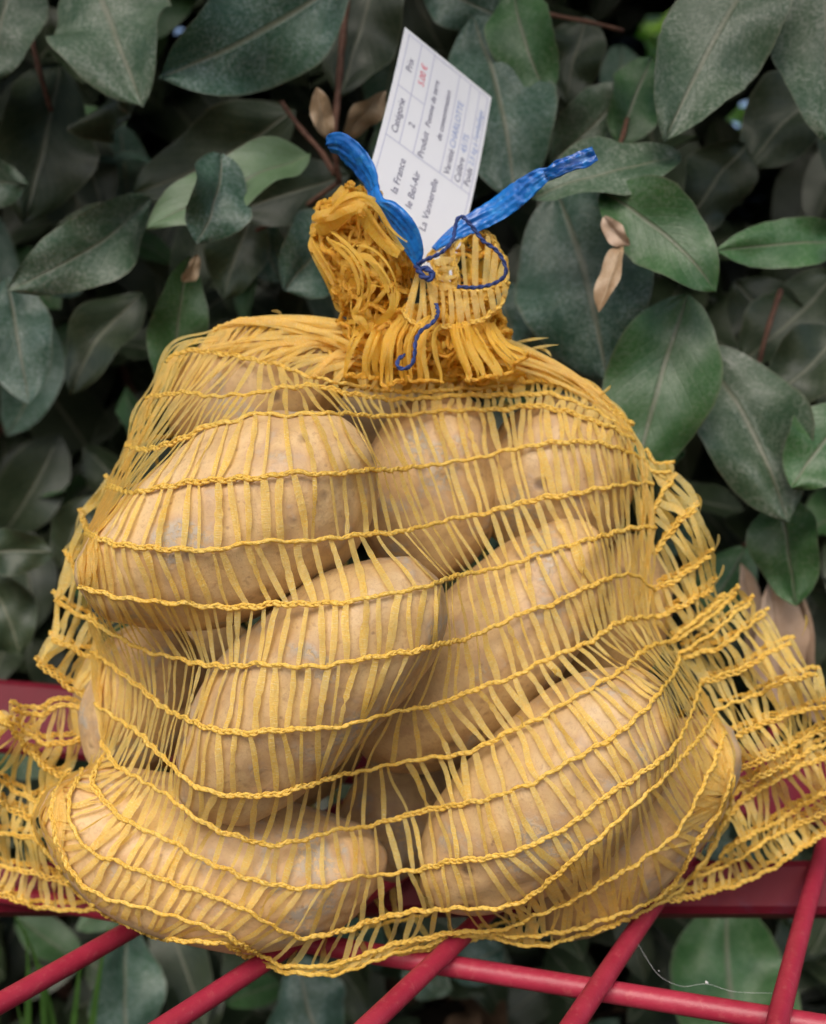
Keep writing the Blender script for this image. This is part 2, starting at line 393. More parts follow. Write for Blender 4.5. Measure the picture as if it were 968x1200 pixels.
def make_potato(cx, cy, Y, a, b, ang, bend, taper, tilt, seed, label):
    c = P(cx, cy, Y); s = Y/F*1.0
    A, B = a*s, b*s
    bm = bmesh.new(); bmesh.ops.create_icosphere(bm, subdivisions=5, radius=1)
    R = Matrix.Rotation(-math.radians(ang), 3, 'Y') @ Matrix.Rotation(math.radians(tilt), 3, 'Z')
    # faces the viewer: turn about the line of sight
    rr = random.Random(seed*31)
    eyes = []
    for k in range(9):
        e = Vector((rr.gauss(0, 1), rr.gauss(0, 1), rr.gauss(0, 1))).normalized(); eyes.append((e, rr.uniform(.09, .16), rr.uniform(.010, .03)))
    so = Vector((seed*7.3, seed*3.1, seed*1.7))
    for v in bm.verts:
        n = v.co.normalized()
        # superellipsoid, fuller ends
        ex = math.copysign(abs(n.x)**.93, n.x)
        f = 1 + .085*noise.noise(n*1.1+so) + .04*noise.noise(n*2.6+so) + .012*noise.noise(n*6+so)
        for e, r, dpt in eyes:
            dd = (n-e).length
            if dd < r*2.2: f -= dpt*math.exp(-(dd/r)**2)
        x = A*ex*f*.985; y = B*.96*n.y*f*(1+taper*n.x); z = B*n.z*f*(1+taper*n.x)
        z -= bend*A*(1-(x/A)**2)*.9 - bend*A*.5
        v.co = Vector((x, y, z))
    me = bpy.data.meshes.new('potato'); bm.to_mesh(me)
    me.polygons.foreach_set('use_smooth', [True]*len(me.polygons)); me.materials.append(M_POT)
    o = bpy.data.objects.new('potato', me); COL.objects.link(o)
    o.matrix_world = Matrix.Translation(c) @ R.to_4x4()
    tag(o, label, 'potato', 'potatoes inside the yellow net bag')
    base = len(pot_verts)
    for v in bm.verts: pot_verts.append(o.matrix_world @ v.co)
    for f in bm.faces: pot_tris.append(tuple(base+q.index for q in f.verts))
    bm.free()
    return o
for p in POTS: make_potato(*p)
BVH = BVHTree.FromPolygons(pot_verts, pot_tris)

# ------------------------------------------------------------------ the bag's skin: a membrane stretched over the potatoes
EDGE = .430
BODY = [(205, 398), (240, 384), (275, 374), (315, 369), (370, 369), (410, 385), (440, 400), (575, 398), (615, 403), (655, 420), (700, 450), (738, 495), (762, 545), (770, 620), (768, 720), (790, 752), (822, 800), (852, 855), (862, 905), (850, 965), (822, 1020), (780, 1058), (728, 1080), (670, 1103), (637, 1112), (604, 1110), (575, 1101), (537, 1101), (488, 1112), (441, 1127), (379, 1145), (340, 1143), (290, 1124), (250, 1108), (208, 1104), (169, 1097), (119, 1070), (65, 1016), (40, 986), (34, 956), (55, 926), (100, 898), (113, 855), (108, 800), (100, 745), (88, 690), (98, 624), (124, 570), (144, 520), (168, 462)]
GS = 3.0; GX0, GY0 = -70, 180; GW, GH = 372, 330
gx, gy = np.meshgrid(GX0+np.arange(GW)*GS, GY0+np.arange(GH)*GS)
mask = inside(BODY, gx, gy)
edgeY = np.minimum(EDGE, .2*F/np.maximum(gy-504, 1))
obF = np.full(gx.shape, 9.0); obB = np.full(gx.shape, -9.0)
org = Vector((0, 0, CAM_H))
far = PA(np.stack([gx, gy], -1), np.full(gx.shape, 1.0))
for j in range(GH):
    for i in range(GW):
        d = Vector(far[j, i])-org; L = d.length; d /= L
        h = BVH.ray_cast(org, d, 1.5)
        if h[0] is not None:
            obF[j, i] = h[0].y
            h2 = BVH.ray_cast(org+d*1.5, -d, 1.5)
            if h2[0] is not None: obB[j, i] = h2[0].y
def solve(ob, sgn):
    lim = ob - sgn*.0012
    e = edgeY.copy()
    Y = np.minimum(e, lim) if sgn > 0 else np.maximum(e, lim)
    fixed = Y.copy()
    for it in range(700):
        A = .25*(np.roll(Y, 1, 0)+np.roll(Y, -1, 0)+np.roll(Y, 1, 1)+np.roll(Y, -1, 1))
        A = np.minimum(A, lim) if sgn > 0 else np.maximum(A, lim)
        Y = np.where(mask, A, fixed)
    for it in range(2):
        A = .25*(np.roll(Y, 1, 0)+np.roll(Y, -1, 0)+np.roll(Y, 1, 1)+np.roll(Y, -1, 1))
        Y = np.where(mask, np.minimum(A, lim) if sgn > 0 else np.maximum(A, lim), Y)
    return Y
YF = solve(obF, 1); YB = solve(obB, -1)
def bil(G, xy):
    x = np.clip((xy[..., 0]-GX0)/GS, 0, GW-1.01); y = np.clip((xy[..., 1]-GY0)/GS, 0, GH-1.01)
    i = x.astype(int); j = y.astype(int); fx = x-i; fy = y-j
    return (G[j, i]*(1-fx)*(1-fy)+G[j, i+1]*fx*(1-fy)+G[j+1, i]*(1-fx)*fy+G[j+1, i+1]*fx*fy)
def earwave(xy):
    x, y = xy[..., 0], xy[..., 1]
    far_ = np.clip(np.maximum(100-x, x-770)/90, 0, 1)
    return far_*(.007*np.sin(y*.021+x*.013)+.0045*np.sin(y*.057-x*.03)+.002*np.sin(x*.09+y*.02))
def SF(xy, off=0.0):
    xy = np.asarray(xy, float); return PA(xy, bil(YF, xy)-off)
def SB(xy, off=0.0):
    xy = np.asarray(xy, float); return PA(xy, bil(YB, xy)+off)
def SE(layer):
    def f(xy, off=0.0):
        xy = np.asarray(xy, float)
        return PA(xy, np.minimum(EDGE, .2*F/np.maximum(xy[..., 1]-504, 1)+.004) + earwave(xy) + layer*.006 - off*(1 if layer == 0 else -1))
    return f

# rows of cord, measured left to right
ROWS = dict(
 a=[(250, 386), (275, 376), (315, 373), (341, 391), (378, 410), (410, 428), (450, 441), (500, 444), (550, 438), (600, 428), (650, 434), (700, 458), (736, 494)],
 b=[(195, 424), (211, 414), (242, 411), (273, 414), (304, 422), (335, 431), (363, 441), (403, 451), (446, 458), (500, 458), (560, 453), (605, 447), (650, 450), (700, 470), (739, 500)],
 c=[(170, 466), (180, 462), (217, 461), (242, 465), (273, 464), (304, 461), (335, 455), (370, 451), (403, 458), (446, 466), (527, 466), (600, 463), (650, 463), (700, 480), (741, 508)],
 d=[(147, 520), (172, 525), (205, 519), (242, 501), (273, 493), (304, 485), (335, 487), (372, 482), (412, 485), (446, 488), (505, 484), (570, 480), (635, 476), (700, 493), (744, 518)],
 e=[(126, 570), (153, 577), (184, 571), (217, 567), (250, 562), (287, 560), (324, 558), (345, 553), (382, 556), (415, 554), (460, 550), (483, 547), (544, 540), (596, 527), (640, 521), (683, 517), (718, 523), (757, 540)],
 f=[(100, 626), (130, 635), (184, 643), (225, 645), (258, 643), (295, 637), (341, 635), (386, 631), (419, 627), (460, 622), (483, 619), (527, 610), (570, 601), (622, 588), (674, 577), (718, 569), (766, 565)],
 g=[(92, 686), (134, 699), (184, 706), (225, 711), (267, 712), (308, 709), (341, 707), (382, 705), (419, 703), (460, 695), (492, 689), (535, 677), (583, 664), (631, 649), (674, 636), (718, 625), (769, 618)],
 h=[(102, 725), (118, 735), (163, 757), (196, 768), (247, 780), (297, 780), (347, 782), (397, 777), (447, 767), (500, 758), (548, 749), (605, 723), (648, 708), (683, 688), (722, 675), (745, 674), (766, 692)],
 i=[(106, 762), (124, 775), (164, 804), (203, 836), (247, 855), (280, 858), (313, 857), (363, 853), (413, 847), (453, 837), (500, 828), (521, 824), (563, 807), (604, 791), (645, 770), (687, 752), (728, 729), (768, 724)],
 j=[(110, 824), (154, 852), (183, 882), (210, 907), (237, 924), (273, 932), (313, 930), (347, 923), (387, 913), (430, 903), (500, 890), (513, 888), (554, 878), (592, 859), (625, 843), (658, 826), (695, 807), (732, 783), (761, 758), (786, 752)],
 k=[(118, 868), (127, 880), (137, 895), (169, 917), (199, 937), (247, 970), (297, 986), (320, 988), (353, 983), (397, 972), (430, 968), (467, 960), (500, 952), (530, 944), (571, 936), (620, 917), (654, 898), (695, 878), (728, 857), (761, 828), (786, 795), (796, 768)],
 l=[(122, 886), (110, 904), (108, 919), (118, 936), (139, 957), (169, 972), (194, 982), (218, 996), (240, 1007), (271, 1019), (302, 1033), (348, 1041), (379, 1039), (410, 1032), (457, 1024), (503, 1015), (540, 1007), (571, 1004), (620, 993), (666, 969), (703, 940), (744, 911), (786, 878), (806, 845), (822, 803)],
 m=[(97, 902), (86, 924), (81, 947), (87, 972), (107, 996), (139, 1011), (181, 1029), (218, 1041), (258, 1056), (302, 1073), (333, 1091), (358, 1098), (395, 1091), (432, 1081), (472, 1072), (519, 1066), (583, 1064), (616, 1051), (645, 1031), (682, 998), (728, 960), (765, 925), (811, 874), (840, 834)],
 n=[(76, 912), (64, 930), (61, 954), (66, 981), (73, 1003), (89, 1029), (114, 1048), (139, 1058), (169, 1066), (208, 1075), (258, 1093), (302, 1116), (327, 1130), (348, 1133), (379, 1134), (410, 1126), (441, 1115), (488, 1101), (537, 1091), (575, 1091), (604, 1083), (629, 1072), (666, 1060), (703, 1037), (744, 1014), (786, 981), (811, 944), (836, 894), (850, 858)],
 o=[(52, 928), (38, 957), (43, 984), (65, 1013), (92, 1045), (119, 1067), (139, 1080), (169, 1093), (208, 1100), (258, 1106), (290, 1122), (327, 1138), (348, 1142), (379, 1143), (410, 1136), (441, 1124), (488, 1110), (537, 1099), (575, 1099), (604, 1107), (637, 1109), (670, 1100), (728, 1078), (780, 1056), (820, 1018), (848, 965), (860, 907)],
)
EXTRA = [[(575, 1094), (604, 1100), (654, 1093), (711, 1076), (761, 1056), (794, 1031), (819, 985), (844, 948), (858, 907)]]
EARS = {
 'leftA': [[(126, 566), (132, 573), (142, 576)], [(96, 606), (101, 622), (112, 630)], [(80, 650), (88, 668), (100, 688)], [(65, 700), (90, 718), (118, 735)], [(60, 750), (90, 764), (124, 776)], [(43, 780), (77, 803), (114, 826)]],
 'leftB': [[(14, 834), (48, 838), (76, 826), (104, 836)], [(0, 842), (26, 856), (56, 872), (96, 866)], [(-12, 838), (7, 850), (33, 880), (63, 908), (84, 906)], [(-30, 884), (0, 910), (40, 937), (60, 928)], [(-35, 925), (0, 940), (33, 957), (46, 950)], [(-42, 965), (0, 977), (37, 982), (50, 992)], [(-45, 1008), (0, 1016), (60, 1028), (86, 1036)], [(-45, 1040), (0, 1051), (50, 1063), (112, 1066)]],
 'rightA': [[(752, 535), (768, 552), (786, 550)], [(762, 610), (772, 582), (788, 562)], [(766, 650), (790, 620), (815, 597)], [(763, 692), (797, 675), (832, 651)], [(766, 727), (802, 709), (836, 687)], [(782, 752), (815, 730), (846, 704)]],
 'rightB': [[(787, 755), (827, 725), (862, 695)], [(794, 764), (834, 742), (864, 718), (880, 706)], [(800, 772), (840, 760), (865, 742), (897, 719)], [(822, 800), (865, 787), (895, 767), (927, 755)], [(837, 834), (877, 817), (915, 800), (957, 790)], [(850, 865), (890, 850), (930, 837), (968, 827)], [(857, 905), (895, 890), (952, 860), (985, 850)], [(855, 934), (884, 914), (936, 886), (968, 872), (995, 862)], [(851, 963), (872, 939), (920, 909), (968, 888), (1002, 872)], [(842, 1006), (869, 984), (920, 957), (968, 930), (1006, 905)], [(812, 1030), (851, 1014), (900, 985), (968, 950), (1010, 925)], [(773, 1057), (818, 1050), (860, 1038), (896, 1020), (932, 999), (968, 975), (1015, 945)]],
}
bag = empty('net_bag', (0, .43, 0)); tag(bag, 'yellow woven net bag filled with potatoes, gathered and tied at the top', 'net bag')

def cord_geo(mb, p3, nref, r=.00041, lam=.0092, seed=0):
    """three flat filaments chained round each other"""
    rg = np.random.default_rng(seed)
    n = len(p3)
    d = np.concatenate([[0], np.cumsum(np.linalg.norm(np.diff(p3, axis=0), axis=1))])
    T, N, B = frames(p3, nref)
    wob = .00035*np.sin(d/.0051*2*math.pi*.5+rg.uniform(0, 6)) + .0003*np.sin(d/.017+rg.uniform(0, 6))
    ph = d/lam*2*math.pi + .9*np.sin(d/.021+rg.uniform(0, 6))
    amp = r*(1+.35*np.sin(d/.013+rg.uniform(0, 6))+.25*np.sin(d/.031+rg.uniform(0, 6)))
    for k in range(3):
        a = ph+2*math.pi*k/3
        q = p3 + B*(wob+amp*1.15*np.sin(a))[:, None] + N*(amp*.75*np.sin(2*a))[:, None]
        rad = .00049*(1+.25*np.cos(a)+.20*rg.standard_normal(n)+.25*np.sin(d/.027+k*2+seed))
        V, Fc = tube(q, np.clip(rad, .00025, .0009), 6, np.array((0, -1, .001)), flat=.7)
        U = np.stack([np.tile(np.arange(6)/6, n), np.repeat(d/.004, 6)], -1)
        mb.add(V, Fc, U)

def px_path(pts, step=2.0): return smooth_path(pts, step)
def surf_path(S, pts, step3, off, wob=1.0, seed=0):
    q = px_path(pts, 1.5)
    rg = np.random.default_rng(seed)
    s = np.arange(len(q))*1.5
    q[:, 1] += wob*(1.1*np.sin(s/17+rg.uniform(0, 6))+.9*np.sin(s/43+rg.uniform(0, 6))+.7*np.sin(s/8.5+rg.uniform(0, 6)))
    p = S(q, off)
    for _ in range(3): p[1:-1] = .25*p[:-2]+.5*p[1:-1]+.25*p[2:]
    d = np.concatenate([[0], np.cumsum(np.linalg.norm(np.diff(p, axis=0), axis=1))])
    n = max(4, int(d[-1]/step3)); t = np.linspace(0, d[-1], n)
    return np.stack([np.interp(t, d, p[:, k]) for k in range(3)], -1), np.stack([np.interp(t, d, q[:, k]) for k in range(2)], -1), t

TAPES = []   # (area, V, F, U)
def ribbon(S, q, w3, off, seed, twist=None, front=True, flare=None):
    """tape along measured path q lying on the surface S"""
    rg = np.random.default_rng(seed)
    n = len(q); T = norm(np.gradient(q, axis=0)); Np = np.stack([-T[:, 1], T[:, 0]], -1)
    a = S(q+Np*1.5, off); b = S(q-Np*1.5, off); st = np.linalg.norm(a-b, axis=1)/3.0
    st = np.clip(st, .00025, .0009)
    t = np.linspace(0, 1, n)
    wv = w3*(.62+.38*np.sin(math.pi*np.clip(t*1.0, 0, 1))**.7)
    tw = rg.uniform(-.9, .9) if twist is None else twist
    ang = tw*np.sin(math.pi*t+rg.uniform(-.6, .6)) + rg.normal(0, .26, n)
    wp = wv/st/2
    Vs = []
    for k in (-1, 0, 1):
        o = off + k*np.sin(ang)*wv/2*.8 + (.00018 if k == 0 else 0)*np.sin(t*21+seed)
        Vs.append(S(q+Np*(k*wp*np.cos(ang))[:, None], o))
    V = np.stack(Vs, 1).reshape(-1, 3)
    Fc = []
    for i in range(n-1):
        for k in range(2): Fc.append((i*3+k, i*3+k+1, (i+1)*3+k+1, (i+1)*3+k))
    L = np.concatenate([[0], np.cumsum(np.linalg.norm(np.diff(V[1::3], axis=0), axis=1))])
    U = np.stack([np.tile([0, .5, 1], n)*.35+rg.uniform(0, 5), np.repeat(L/.004, 3)], -1)
    TAPES.append((float(wv.mean()*L[-1]) if front else 0.0, V, Fc, U))

def fill(S, rA, rB, spacing, w3, seed, front=True, off=.0007, inset=0.0, nmax=110, slant=.13, dens=.45, loose=1.3):
    rg = np.random.default_rng(seed)
    A, qA, tA = surf_path(S, rA, .001, off, 0); B, qB, tB = surf_path(S, rB, .001, off, 0)
    L = .5*(tA[-1]+tB[-1]); N = int(min(nmax, max(2, L/spacing)))
    sA = tA/tA[-1]; sB = tB/tB[-1]
    def at(q, s, u): return np.array([np.interp(u, s, q[:, 0]), np.interp(u, s, q[:, 1])])
    us = (np.arange(N)+.5)/N; us = us-dens*np.sin(2*math.pi*us)/(2*math.pi)
    pts3 = np.stack([np.interp(us*tA[-1], tA, A[:, k]) for k in range(3)], -1)
    near = np.array([sB[np.argmin(np.sum((B-p_)**2, 1))] for p_ in pts3])
    near = .85*near+.15*us
    for _ in range(3): near[1:-1] = .25*near[:-2]+.5*near[1:-1]+.25*near[2:] if N > 2 else near[1:-1]
    near = np.maximum.accumulate(near)
    for i in range(N):
        j1, j2 = rg.uniform(-.25, .25), rg.normal(0, .20)
        z = slant/N*(1 if i % 2 else -1)
        ua = np.clip(us[i]+j1/N+z, .003, .997); ub = np.clip(near[i]+(j1+j2)/N-z + .25/N*math.sin(us[i]*9+seed), .003, .997)
        pa, pb = at(qA, sA, ua), at(qB, sB, ub)
        ln = np.linalg.norm(pb-pa)
        if ln < 7: continue
        m = max(5, int(ln/6)); t = np.linspace(-.02, 1.02, m)[:, None]
        q = pa+(pb-pa)*t
        T = (pb-pa)/ln; Nn = np.array([-T[1], T[0]])
        q = q + Nn*(rg.normal(0, loose)*np.sin(math.pi*t)+rg.normal(0, loose*.5)*np.sin(2*math.pi*t))
        ww = w3*rg.choice([.55, .8, 1, 1.15, 1.35], p=[.10, .20, .32, .24, .14])
        ribbon(S, q, ww, off+rg.uniform(0, .0006), int(rg.integers(1e9)), None, front)

names = list(ROWS)
# cords of the body: front and back run as one loop
for k, nm in enumerate(names):
    mb = MB()
    p, q, t = surf_path(SF, ROWS[nm], .0009, .0015, .8, k)
    cord_geo(mb, p, np.broadcast_to(np.array((0, -1, .15)), p.shape), seed=k, r=.00041)
    pts = np.array(ROWS[nm], float)[::3]; pts = np.concatenate([pts, np.array(ROWS[nm][-1:], float)])
    pb, qb, tb = surf_path(SB, pts, .0016, .0015, .8, k+50)
    cord_geo(mb, pb, np.broadcast_to(np.array((0, 1, .15)), pb.shape), seed=k+50)
    mb.build('cord', M_CORD, bag)
for k, pts in enumerate(EXTRA):
    mb = MB(); p, q, t = surf_path(SF, pts, .0009, .0018, .8, k+70)
    cord_geo(mb, p, np.broadcast_to(np.array((0, -1, .15)), p.shape), seed=k+70); mb.build('cord', M_CORD, bag)
for k in range(len(names)-1):
    rA, rB = ROWS[names[k]], ROWS[names[k+1]]
    sp = .0041 if k >= 3 else .0030
    fill(SF, rA, rB, sp, .0024, 100+k, True)
    fill(SB, rA, rB, .0095, .0030, 200+k, False)
mR = [p for p in ROWS['m'] if p[0] >= 583]; nR = [p for p in ROWS['n'] if p[0] >= 575 and p[1] < 1095]
fill(SF, mR, nR, .0050, .0026, 171, True); fill(SF, nR, EXTRA[0], .0046, .0026, 172, True)
SEAMS = [[(262, 381), (205, 404), (169, 464), (147, 520), (127, 569), (101, 626), (93, 688), (103, 738)], [(640, 414), (700, 452), (739, 498), (760, 545), (767, 620), (766, 690), (768, 730)], [(790, 757), (822, 802), (850, 857), (860, 905), (850, 962), (822, 1018)], [(113, 850), (100, 899), (60, 926), (37, 957), (43, 986), (66, 1015)]]
for k, sm in enumerate(SEAMS):
    rgs = np.random.default_rng(800+k)
    for i in range(9):
        q = px_path(sm, 5.0); n0 = rgs.integers(0, max(1, len(q)//3)); n1 = len(q)-rgs.integers(0, max(1, len(q)//3))
        cen = np.array((480, 760)); dirn = norm(cen-q)
        q = (q+dirn*(rgs.uniform(-1, 16)+3*np.sin(np.arange(len(q))*.35+i))[:, None])[n0:n1]
        if len(q) > 5: ribbon(SF, q, rgs.uniform(.0014, .0026), .0010+rgs.uniform(0, .0012), int(rgs.integers(1e9)), None, False)
# ears: two flat layers of net beside the body
for kk, (en, rows) in enumerate(EARS.items()):
    for layer in (0, 1):
        S = SE(layer); sh = np.array((0, 0)) if layer == 0 else np.array((4 if 'right' in en else -3, -9))
        for k, r in enumerate(rows):
            mb = MB(); p, q, t = surf_path(S, np.array(r, float)+sh, .0009, .0012, 1.0, 300+kk*40+k+layer*20)
            cord_geo(mb, p, np.broadcast_to(np.array((0, -1, .15)), p.shape), seed=kk*40+k, r=.0006)
            mb.build('cord', M_CORD, bag)
            if k+1 < len(rows):
                fill(S, np.array(r, float)+sh, np.array(rows[k+1], float)+sh, .0042 if layer == 0 else .0050, .0026, 400+kk*40+k+layer*20, layer == 0, off=.0004, slant=.10, dens=.1, loose=1.7)

# ------------------------------------------------------------------ gathered neck and crumpled tuft
def ribbon3(mb, p, w, ref, seed=0, twist=0.0):
    rg = np.random.default_rng(seed); p = np.asarray(p, float); n = len(p)
    T, N, B = frames(p, np.broadcast_to(np.asarray(ref, float), p.shape))
    t = np.linspace(0, 1, n); ang = twist*(t-.5)*2+rg.normal(0, .15)
    D = B*np.cos(ang)[:, None]+N*np.sin(ang)[:, None]
    ww = np.broadcast_to(np.asarray(w, float), (n,))*(.7+.3*np.sin(math.pi*t))
    V = np.stack([p-D*ww[:, None]/2, p+N*(.0003*np.sin(t*17+seed))[:, None]+N*.0003, p+D*ww[:, None]/2], 1).reshape(-1, 3)
    Fc = [(i*3+k, i*3+k+1, (i+1)*3+k+1, (i+1)*3+k) for i in range(n-1) for k in range(2)]
    L = np.concatenate([[0], np.cumsum(np.linalg.norm(np.diff(p, axis=0), axis=1))])
    mb.add(V, Fc, np.stack([np.tile([0, .5, 1], n)*.35+rg.uniform(0, 5), np.repeat(L/.004, 3)], -1))
rg = np.random.default_rng(21)
# neck fan: tapes drawn together from the shoulders up into the neck
NECK_Y = .425
mb = MB()
for i in range(120):
    u = rg.uniform(0, 1)
    side = i % 2
    src = ROWS['a'] if rg.random() < .6 else ROWS['b']
    q = px_path(src, 2); k = int(u*(len(q)-1)); s0 = q[k]
    e0 = np.array((rg.uniform(428, 470) if s0[0] < 480 else rg.uniform(500, 588), rg.uniform(385, 425)))
    if s0[0] < 430: e0 = np.array((rg.uniform(405, 470), rg.uniform(390, 428)))
    if s0[0] > 590: e0 = np.array((rg.uniform(545, 592), rg.uniform(395, 425)))
    ln = np.linalg.norm(e0-s0); m = max(6, int(ln/8)); t = np.linspace(0, 1, m)[:, None]
    c0 = (s0+e0)/2 + np.array((0, -8-ln*.10))
    qq = (1-t)**2*s0+2*t*(1-t)*c0+t*t*e0
    Ys = bil(YF, qq)*(1-t[:, 0]**2)+(NECK_Y-.012+rg.uniform(-.008, .012))*t[:, 0]**2
    p = PA(qq, Ys-.0015-rg.uniform(0, .002))
    ribbon3(mb, p, rg.uniform(.0014, .0028), (0, -1, .4), int(rg.integers(1e9)), rg.uniform(-1, 1))
    # the same on the far side
    if i % 2 == 0:
        p2 = p.copy(); p2[:, 1] = 2*EDGE-p[:, 1]; ribbon3(mb, p2, .003, (0, 1, .4), i, 0)
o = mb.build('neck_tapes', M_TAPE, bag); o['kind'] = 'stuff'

def px_m(Y): return Y/F
# crumpled cores so the bunch is not hollow
def core(name, cx, cy, Y, rx, ry, rz, ang, seed, amp=.2):
    import bmesh as bmm
    bm = bmm.new(); bmm.ops.create_icosphere(bm, subdivisions=5, radius=1); c = P(cx, cy, Y); s = px_m(Y)
    R = Matrix.Rotation(math.radians(ang), 3, 'Y'); so = Vector((seed, seed*2, seed*3))
    V = []
    for v in bm.verts:
        n = v.co.normalized()
        rid = 1-abs(noise.noise(Vector((n.x*3.2, n.y*3.2, n.z*1.2))+so))*2
        f = 1+amp*(rid-.6)+amp*.6*noise.noise(n*5+so)
        V.append(c+R@Vector((n.x*rx*s*f, n.y*ry*s*f, n.z*rz*s*f)))
    Fc = [tuple(q.index for q in f.verts) for f in bm.faces]; bm.free()
    o = mesh_obj(name, V, Fc, M_GATH, uv=np.array([(v.x*90, v.z*90) for v in V])); keep(o, bag); return o
core('net_fold', 424, 302, .424, 38, 32, 58, -20, 3.3)
core('net_fold', 470, 395, .427, 44, 34, 40, 0, 5.1)
core('net_fold', 545, 388, .427, 38, 32, 46, 8, 8.7)
core('net_fold', 500, 436, .430, 118, 34, 24, 0, 2.2, .3)
def bundle(mb, pts, spread, N, w, seed, fan=(1, 1), cords=True):
    """a fold of gathered net: short tapes side by side, caught together by cords every few millimetres"""
    rgb = np.random.default_rng(seed)
    base = smooth_path(np.array([P(x, y, Y) for x, y, Y in pts]), .0010)
    base = base+.0016*np.stack([np.sin(np.arange(len(base))*.21+k*2+seed) for k in range(3)], -1)
    T, Nn, B = frames(base, np.broadcast_to(np.array((0, -1.0, .25)), base.shape)); n = len(base)
    nseg = max(1, round(n/rgb.uniform(17, 26))); cut = np.linspace(0, n-1, nseg+1).astype(int)
    f = np.linspace(fan[0], fan[1], n); sp = spread*.42/F; ph = rgb.uniform(0, 6)
    u = (np.arange(N)+.5)/N*2-1
    nodeL = [u*sp/2+rgb.normal(0, .0009, N) for _ in cut]; nodeD = [.0042*(1-u*u)+.0016*np.sin(u*rgb.uniform(4, 9)+rgb.uniform(0, 6))+rgb.normal(0, .0005, N) for _ in cut]
    for j in range(nseg):
        a0, a1 = cut[j], cut[j+1]; m = a1-a0+1
        if m < 4: continue
        t = np.linspace(0, 1, m); sm = t*t*(3-2*t)
        for i in range(N):
            if rgb.random() < .10: continue
            i2 = min(N-1, max(0, i+int(rgb.integers(-1, 2))))
            lat = (nodeL[j][i]*(1-sm)+nodeL[j+1][i2]*sm)*f[a0:a1+1]+rgb.normal(0, .0009)*np.sin(math.pi*t)
            dep = nodeD[j][i]*(1-sm)+nodeD[j+1][i2]*sm+rgb.uniform(-.0008, .0016)*np.sin(math.pi*t)+rgb.normal(0, .0005)*np.sin(3*math.pi*t)
            q = base[a0:a1+1]+B[a0:a1+1]*lat[:, None]+Nn[a0:a1+1]*dep[:, None]
            ribbon3(mb, q, w*rgb.choice([.5, .8, 1.2, 1.8, 2.4], p=[.25, .35, .25, .10, .05]), (0, -1, .2)+.7*B[a0:a1+1].mean(0)*u[i], int(rgb.integers(1e9)), rgb.uniform(-.6, .6))
    if cords:
        for j in range(1, nseg+1):
            c = cut[j]; o_ = np.argsort(nodeL[j])
            q = np.array([base[c]+B[c]*nodeL[j][i]*f[c]+Nn[c]*(nodeD[j][i]+.0010)+T[c]*rgb.normal(0, .0007) for i in o_])
            if len(q) > 3:
                q = smooth_path(q, .0009); cord_geo(mb, q, np.broadcast_to(np.array((0, -1, .15)), q.shape), seed=seed+j, r=.00042)
def crumple_net(mb, cx, cy, Y, rx, ry, rz, ang, rot, rows, N, amp, seed, w=.0020, k0=1.0):
    """a lump of net scrunched up: rows of cord with tapes between, thrown about by a coarse noise"""
    rgc = np.random.default_rng(seed); c = Vector(P(cx, cy, Y)); s_ = px_m(Y)
    R = Matrix.Rotation(math.radians(ang), 3, 'Y'); Q = Matrix.Rotation(rot[0], 3, 'X')@Matrix.Rotation(rot[1], 3, 'Y')@Matrix.Rotation(rot[2], 3, 'Z')
    so = Vector((seed*.7, seed*1.3, seed*.31))
    def pt(th, ph, lift=0.0):
        n = Q@Vector((math.sin(th)*math.cos(ph), math.sin(th)*math.sin(ph), math.cos(th)))
        p = Vector((n.x*rx, n.y*ry, n.z*rz))*s_*(k0+lift)
        p += noise.noise_vector(p*110+so)*amp+noise.noise_vector(p*260+so)*amp*.45
        return np.array(c+R@p)
    ths = np.linspace(.35, math.pi-.35, rows)
    for j, th in enumerate(ths):
        m = max(16, int(90*math.sin(th)))
        q = np.array([pt(th+.12*math.sin(a_*3+j), a_, .05) for a_ in np.linspace(0, 2*math.pi, m)])
        cord_geo(mb, smooth_path(q, .0011), np.broadcast_to(np.array((0, -1, .15)), (len(smooth_path(q, .0011)), 3)), seed=seed+j, r=.00036)
        if j+1 < rows:
            for i in range(N):
                p0 = 2*math.pi*(i+rgc.uniform(-.3, .3))/N; p1 = p0+rgc.normal(0, 1.1)*2*math.pi/N
                t = np.linspace(-.05, 1.05, 9); q = np.array([pt(th+(ths[j+1]-th)*x+.12*math.sin(p0*3+j), p0+(p1-p0)*x, .10*math.sin(math.pi*x)*rgc.uniform(0, 1.2)) for x in t])
                ribbon3(mb, q, w*rgc.choice([.6, .9, 1.2, 1.6]), q-np.array(c), int(rgc.integers(1e9)), rgc.uniform(-1.0, 1.0))
mb = MB()
crumple_net(mb, 424, 296, .420, 44, 36, 66, -20, (.3, .2, 0), 7, 34, .0050, 31)
crumple_net(mb, 424, 298, .420, 46, 38, 66, -20, (1.3, .5, .4), 6, 30, .0055, 47)
crumple_net(mb, 428, 300, .420, 44, 38, 68, -20, (.1, 1.2, .9), 5, 26, .0060, 59, .0026)
crumple_net(mb, 440, 360, .418, 38, 34, 34, 0, (.6, .3, 0), 4, 26, .0050, 67)
bundle(mb, [(432, 392, .424), (396, 345, .420), (374, 292, .418), (386, 250, .416), (414, 232, .414)], 20, 7, .0020, 901, (.8, 1))
bundle(mb, [(430, 390, .404), (424, 350, .398), (416, 318, .396), (396, 288, .400)], 16, 5, .0022, 902, (.8, 1), cords=False)
bundle(mb, [(446, 392, .404), (455, 348, .397), (444, 312, .396), (420, 298, .399)], 10, 3, .0022, 903, (.8, 1), cords=False)
bundle(mb, [(376, 262, .408), (404, 244, .402), (440, 252, .400), (470, 290, .403)], 22, 7, .0026, 904, (.8, 1), cords=False)
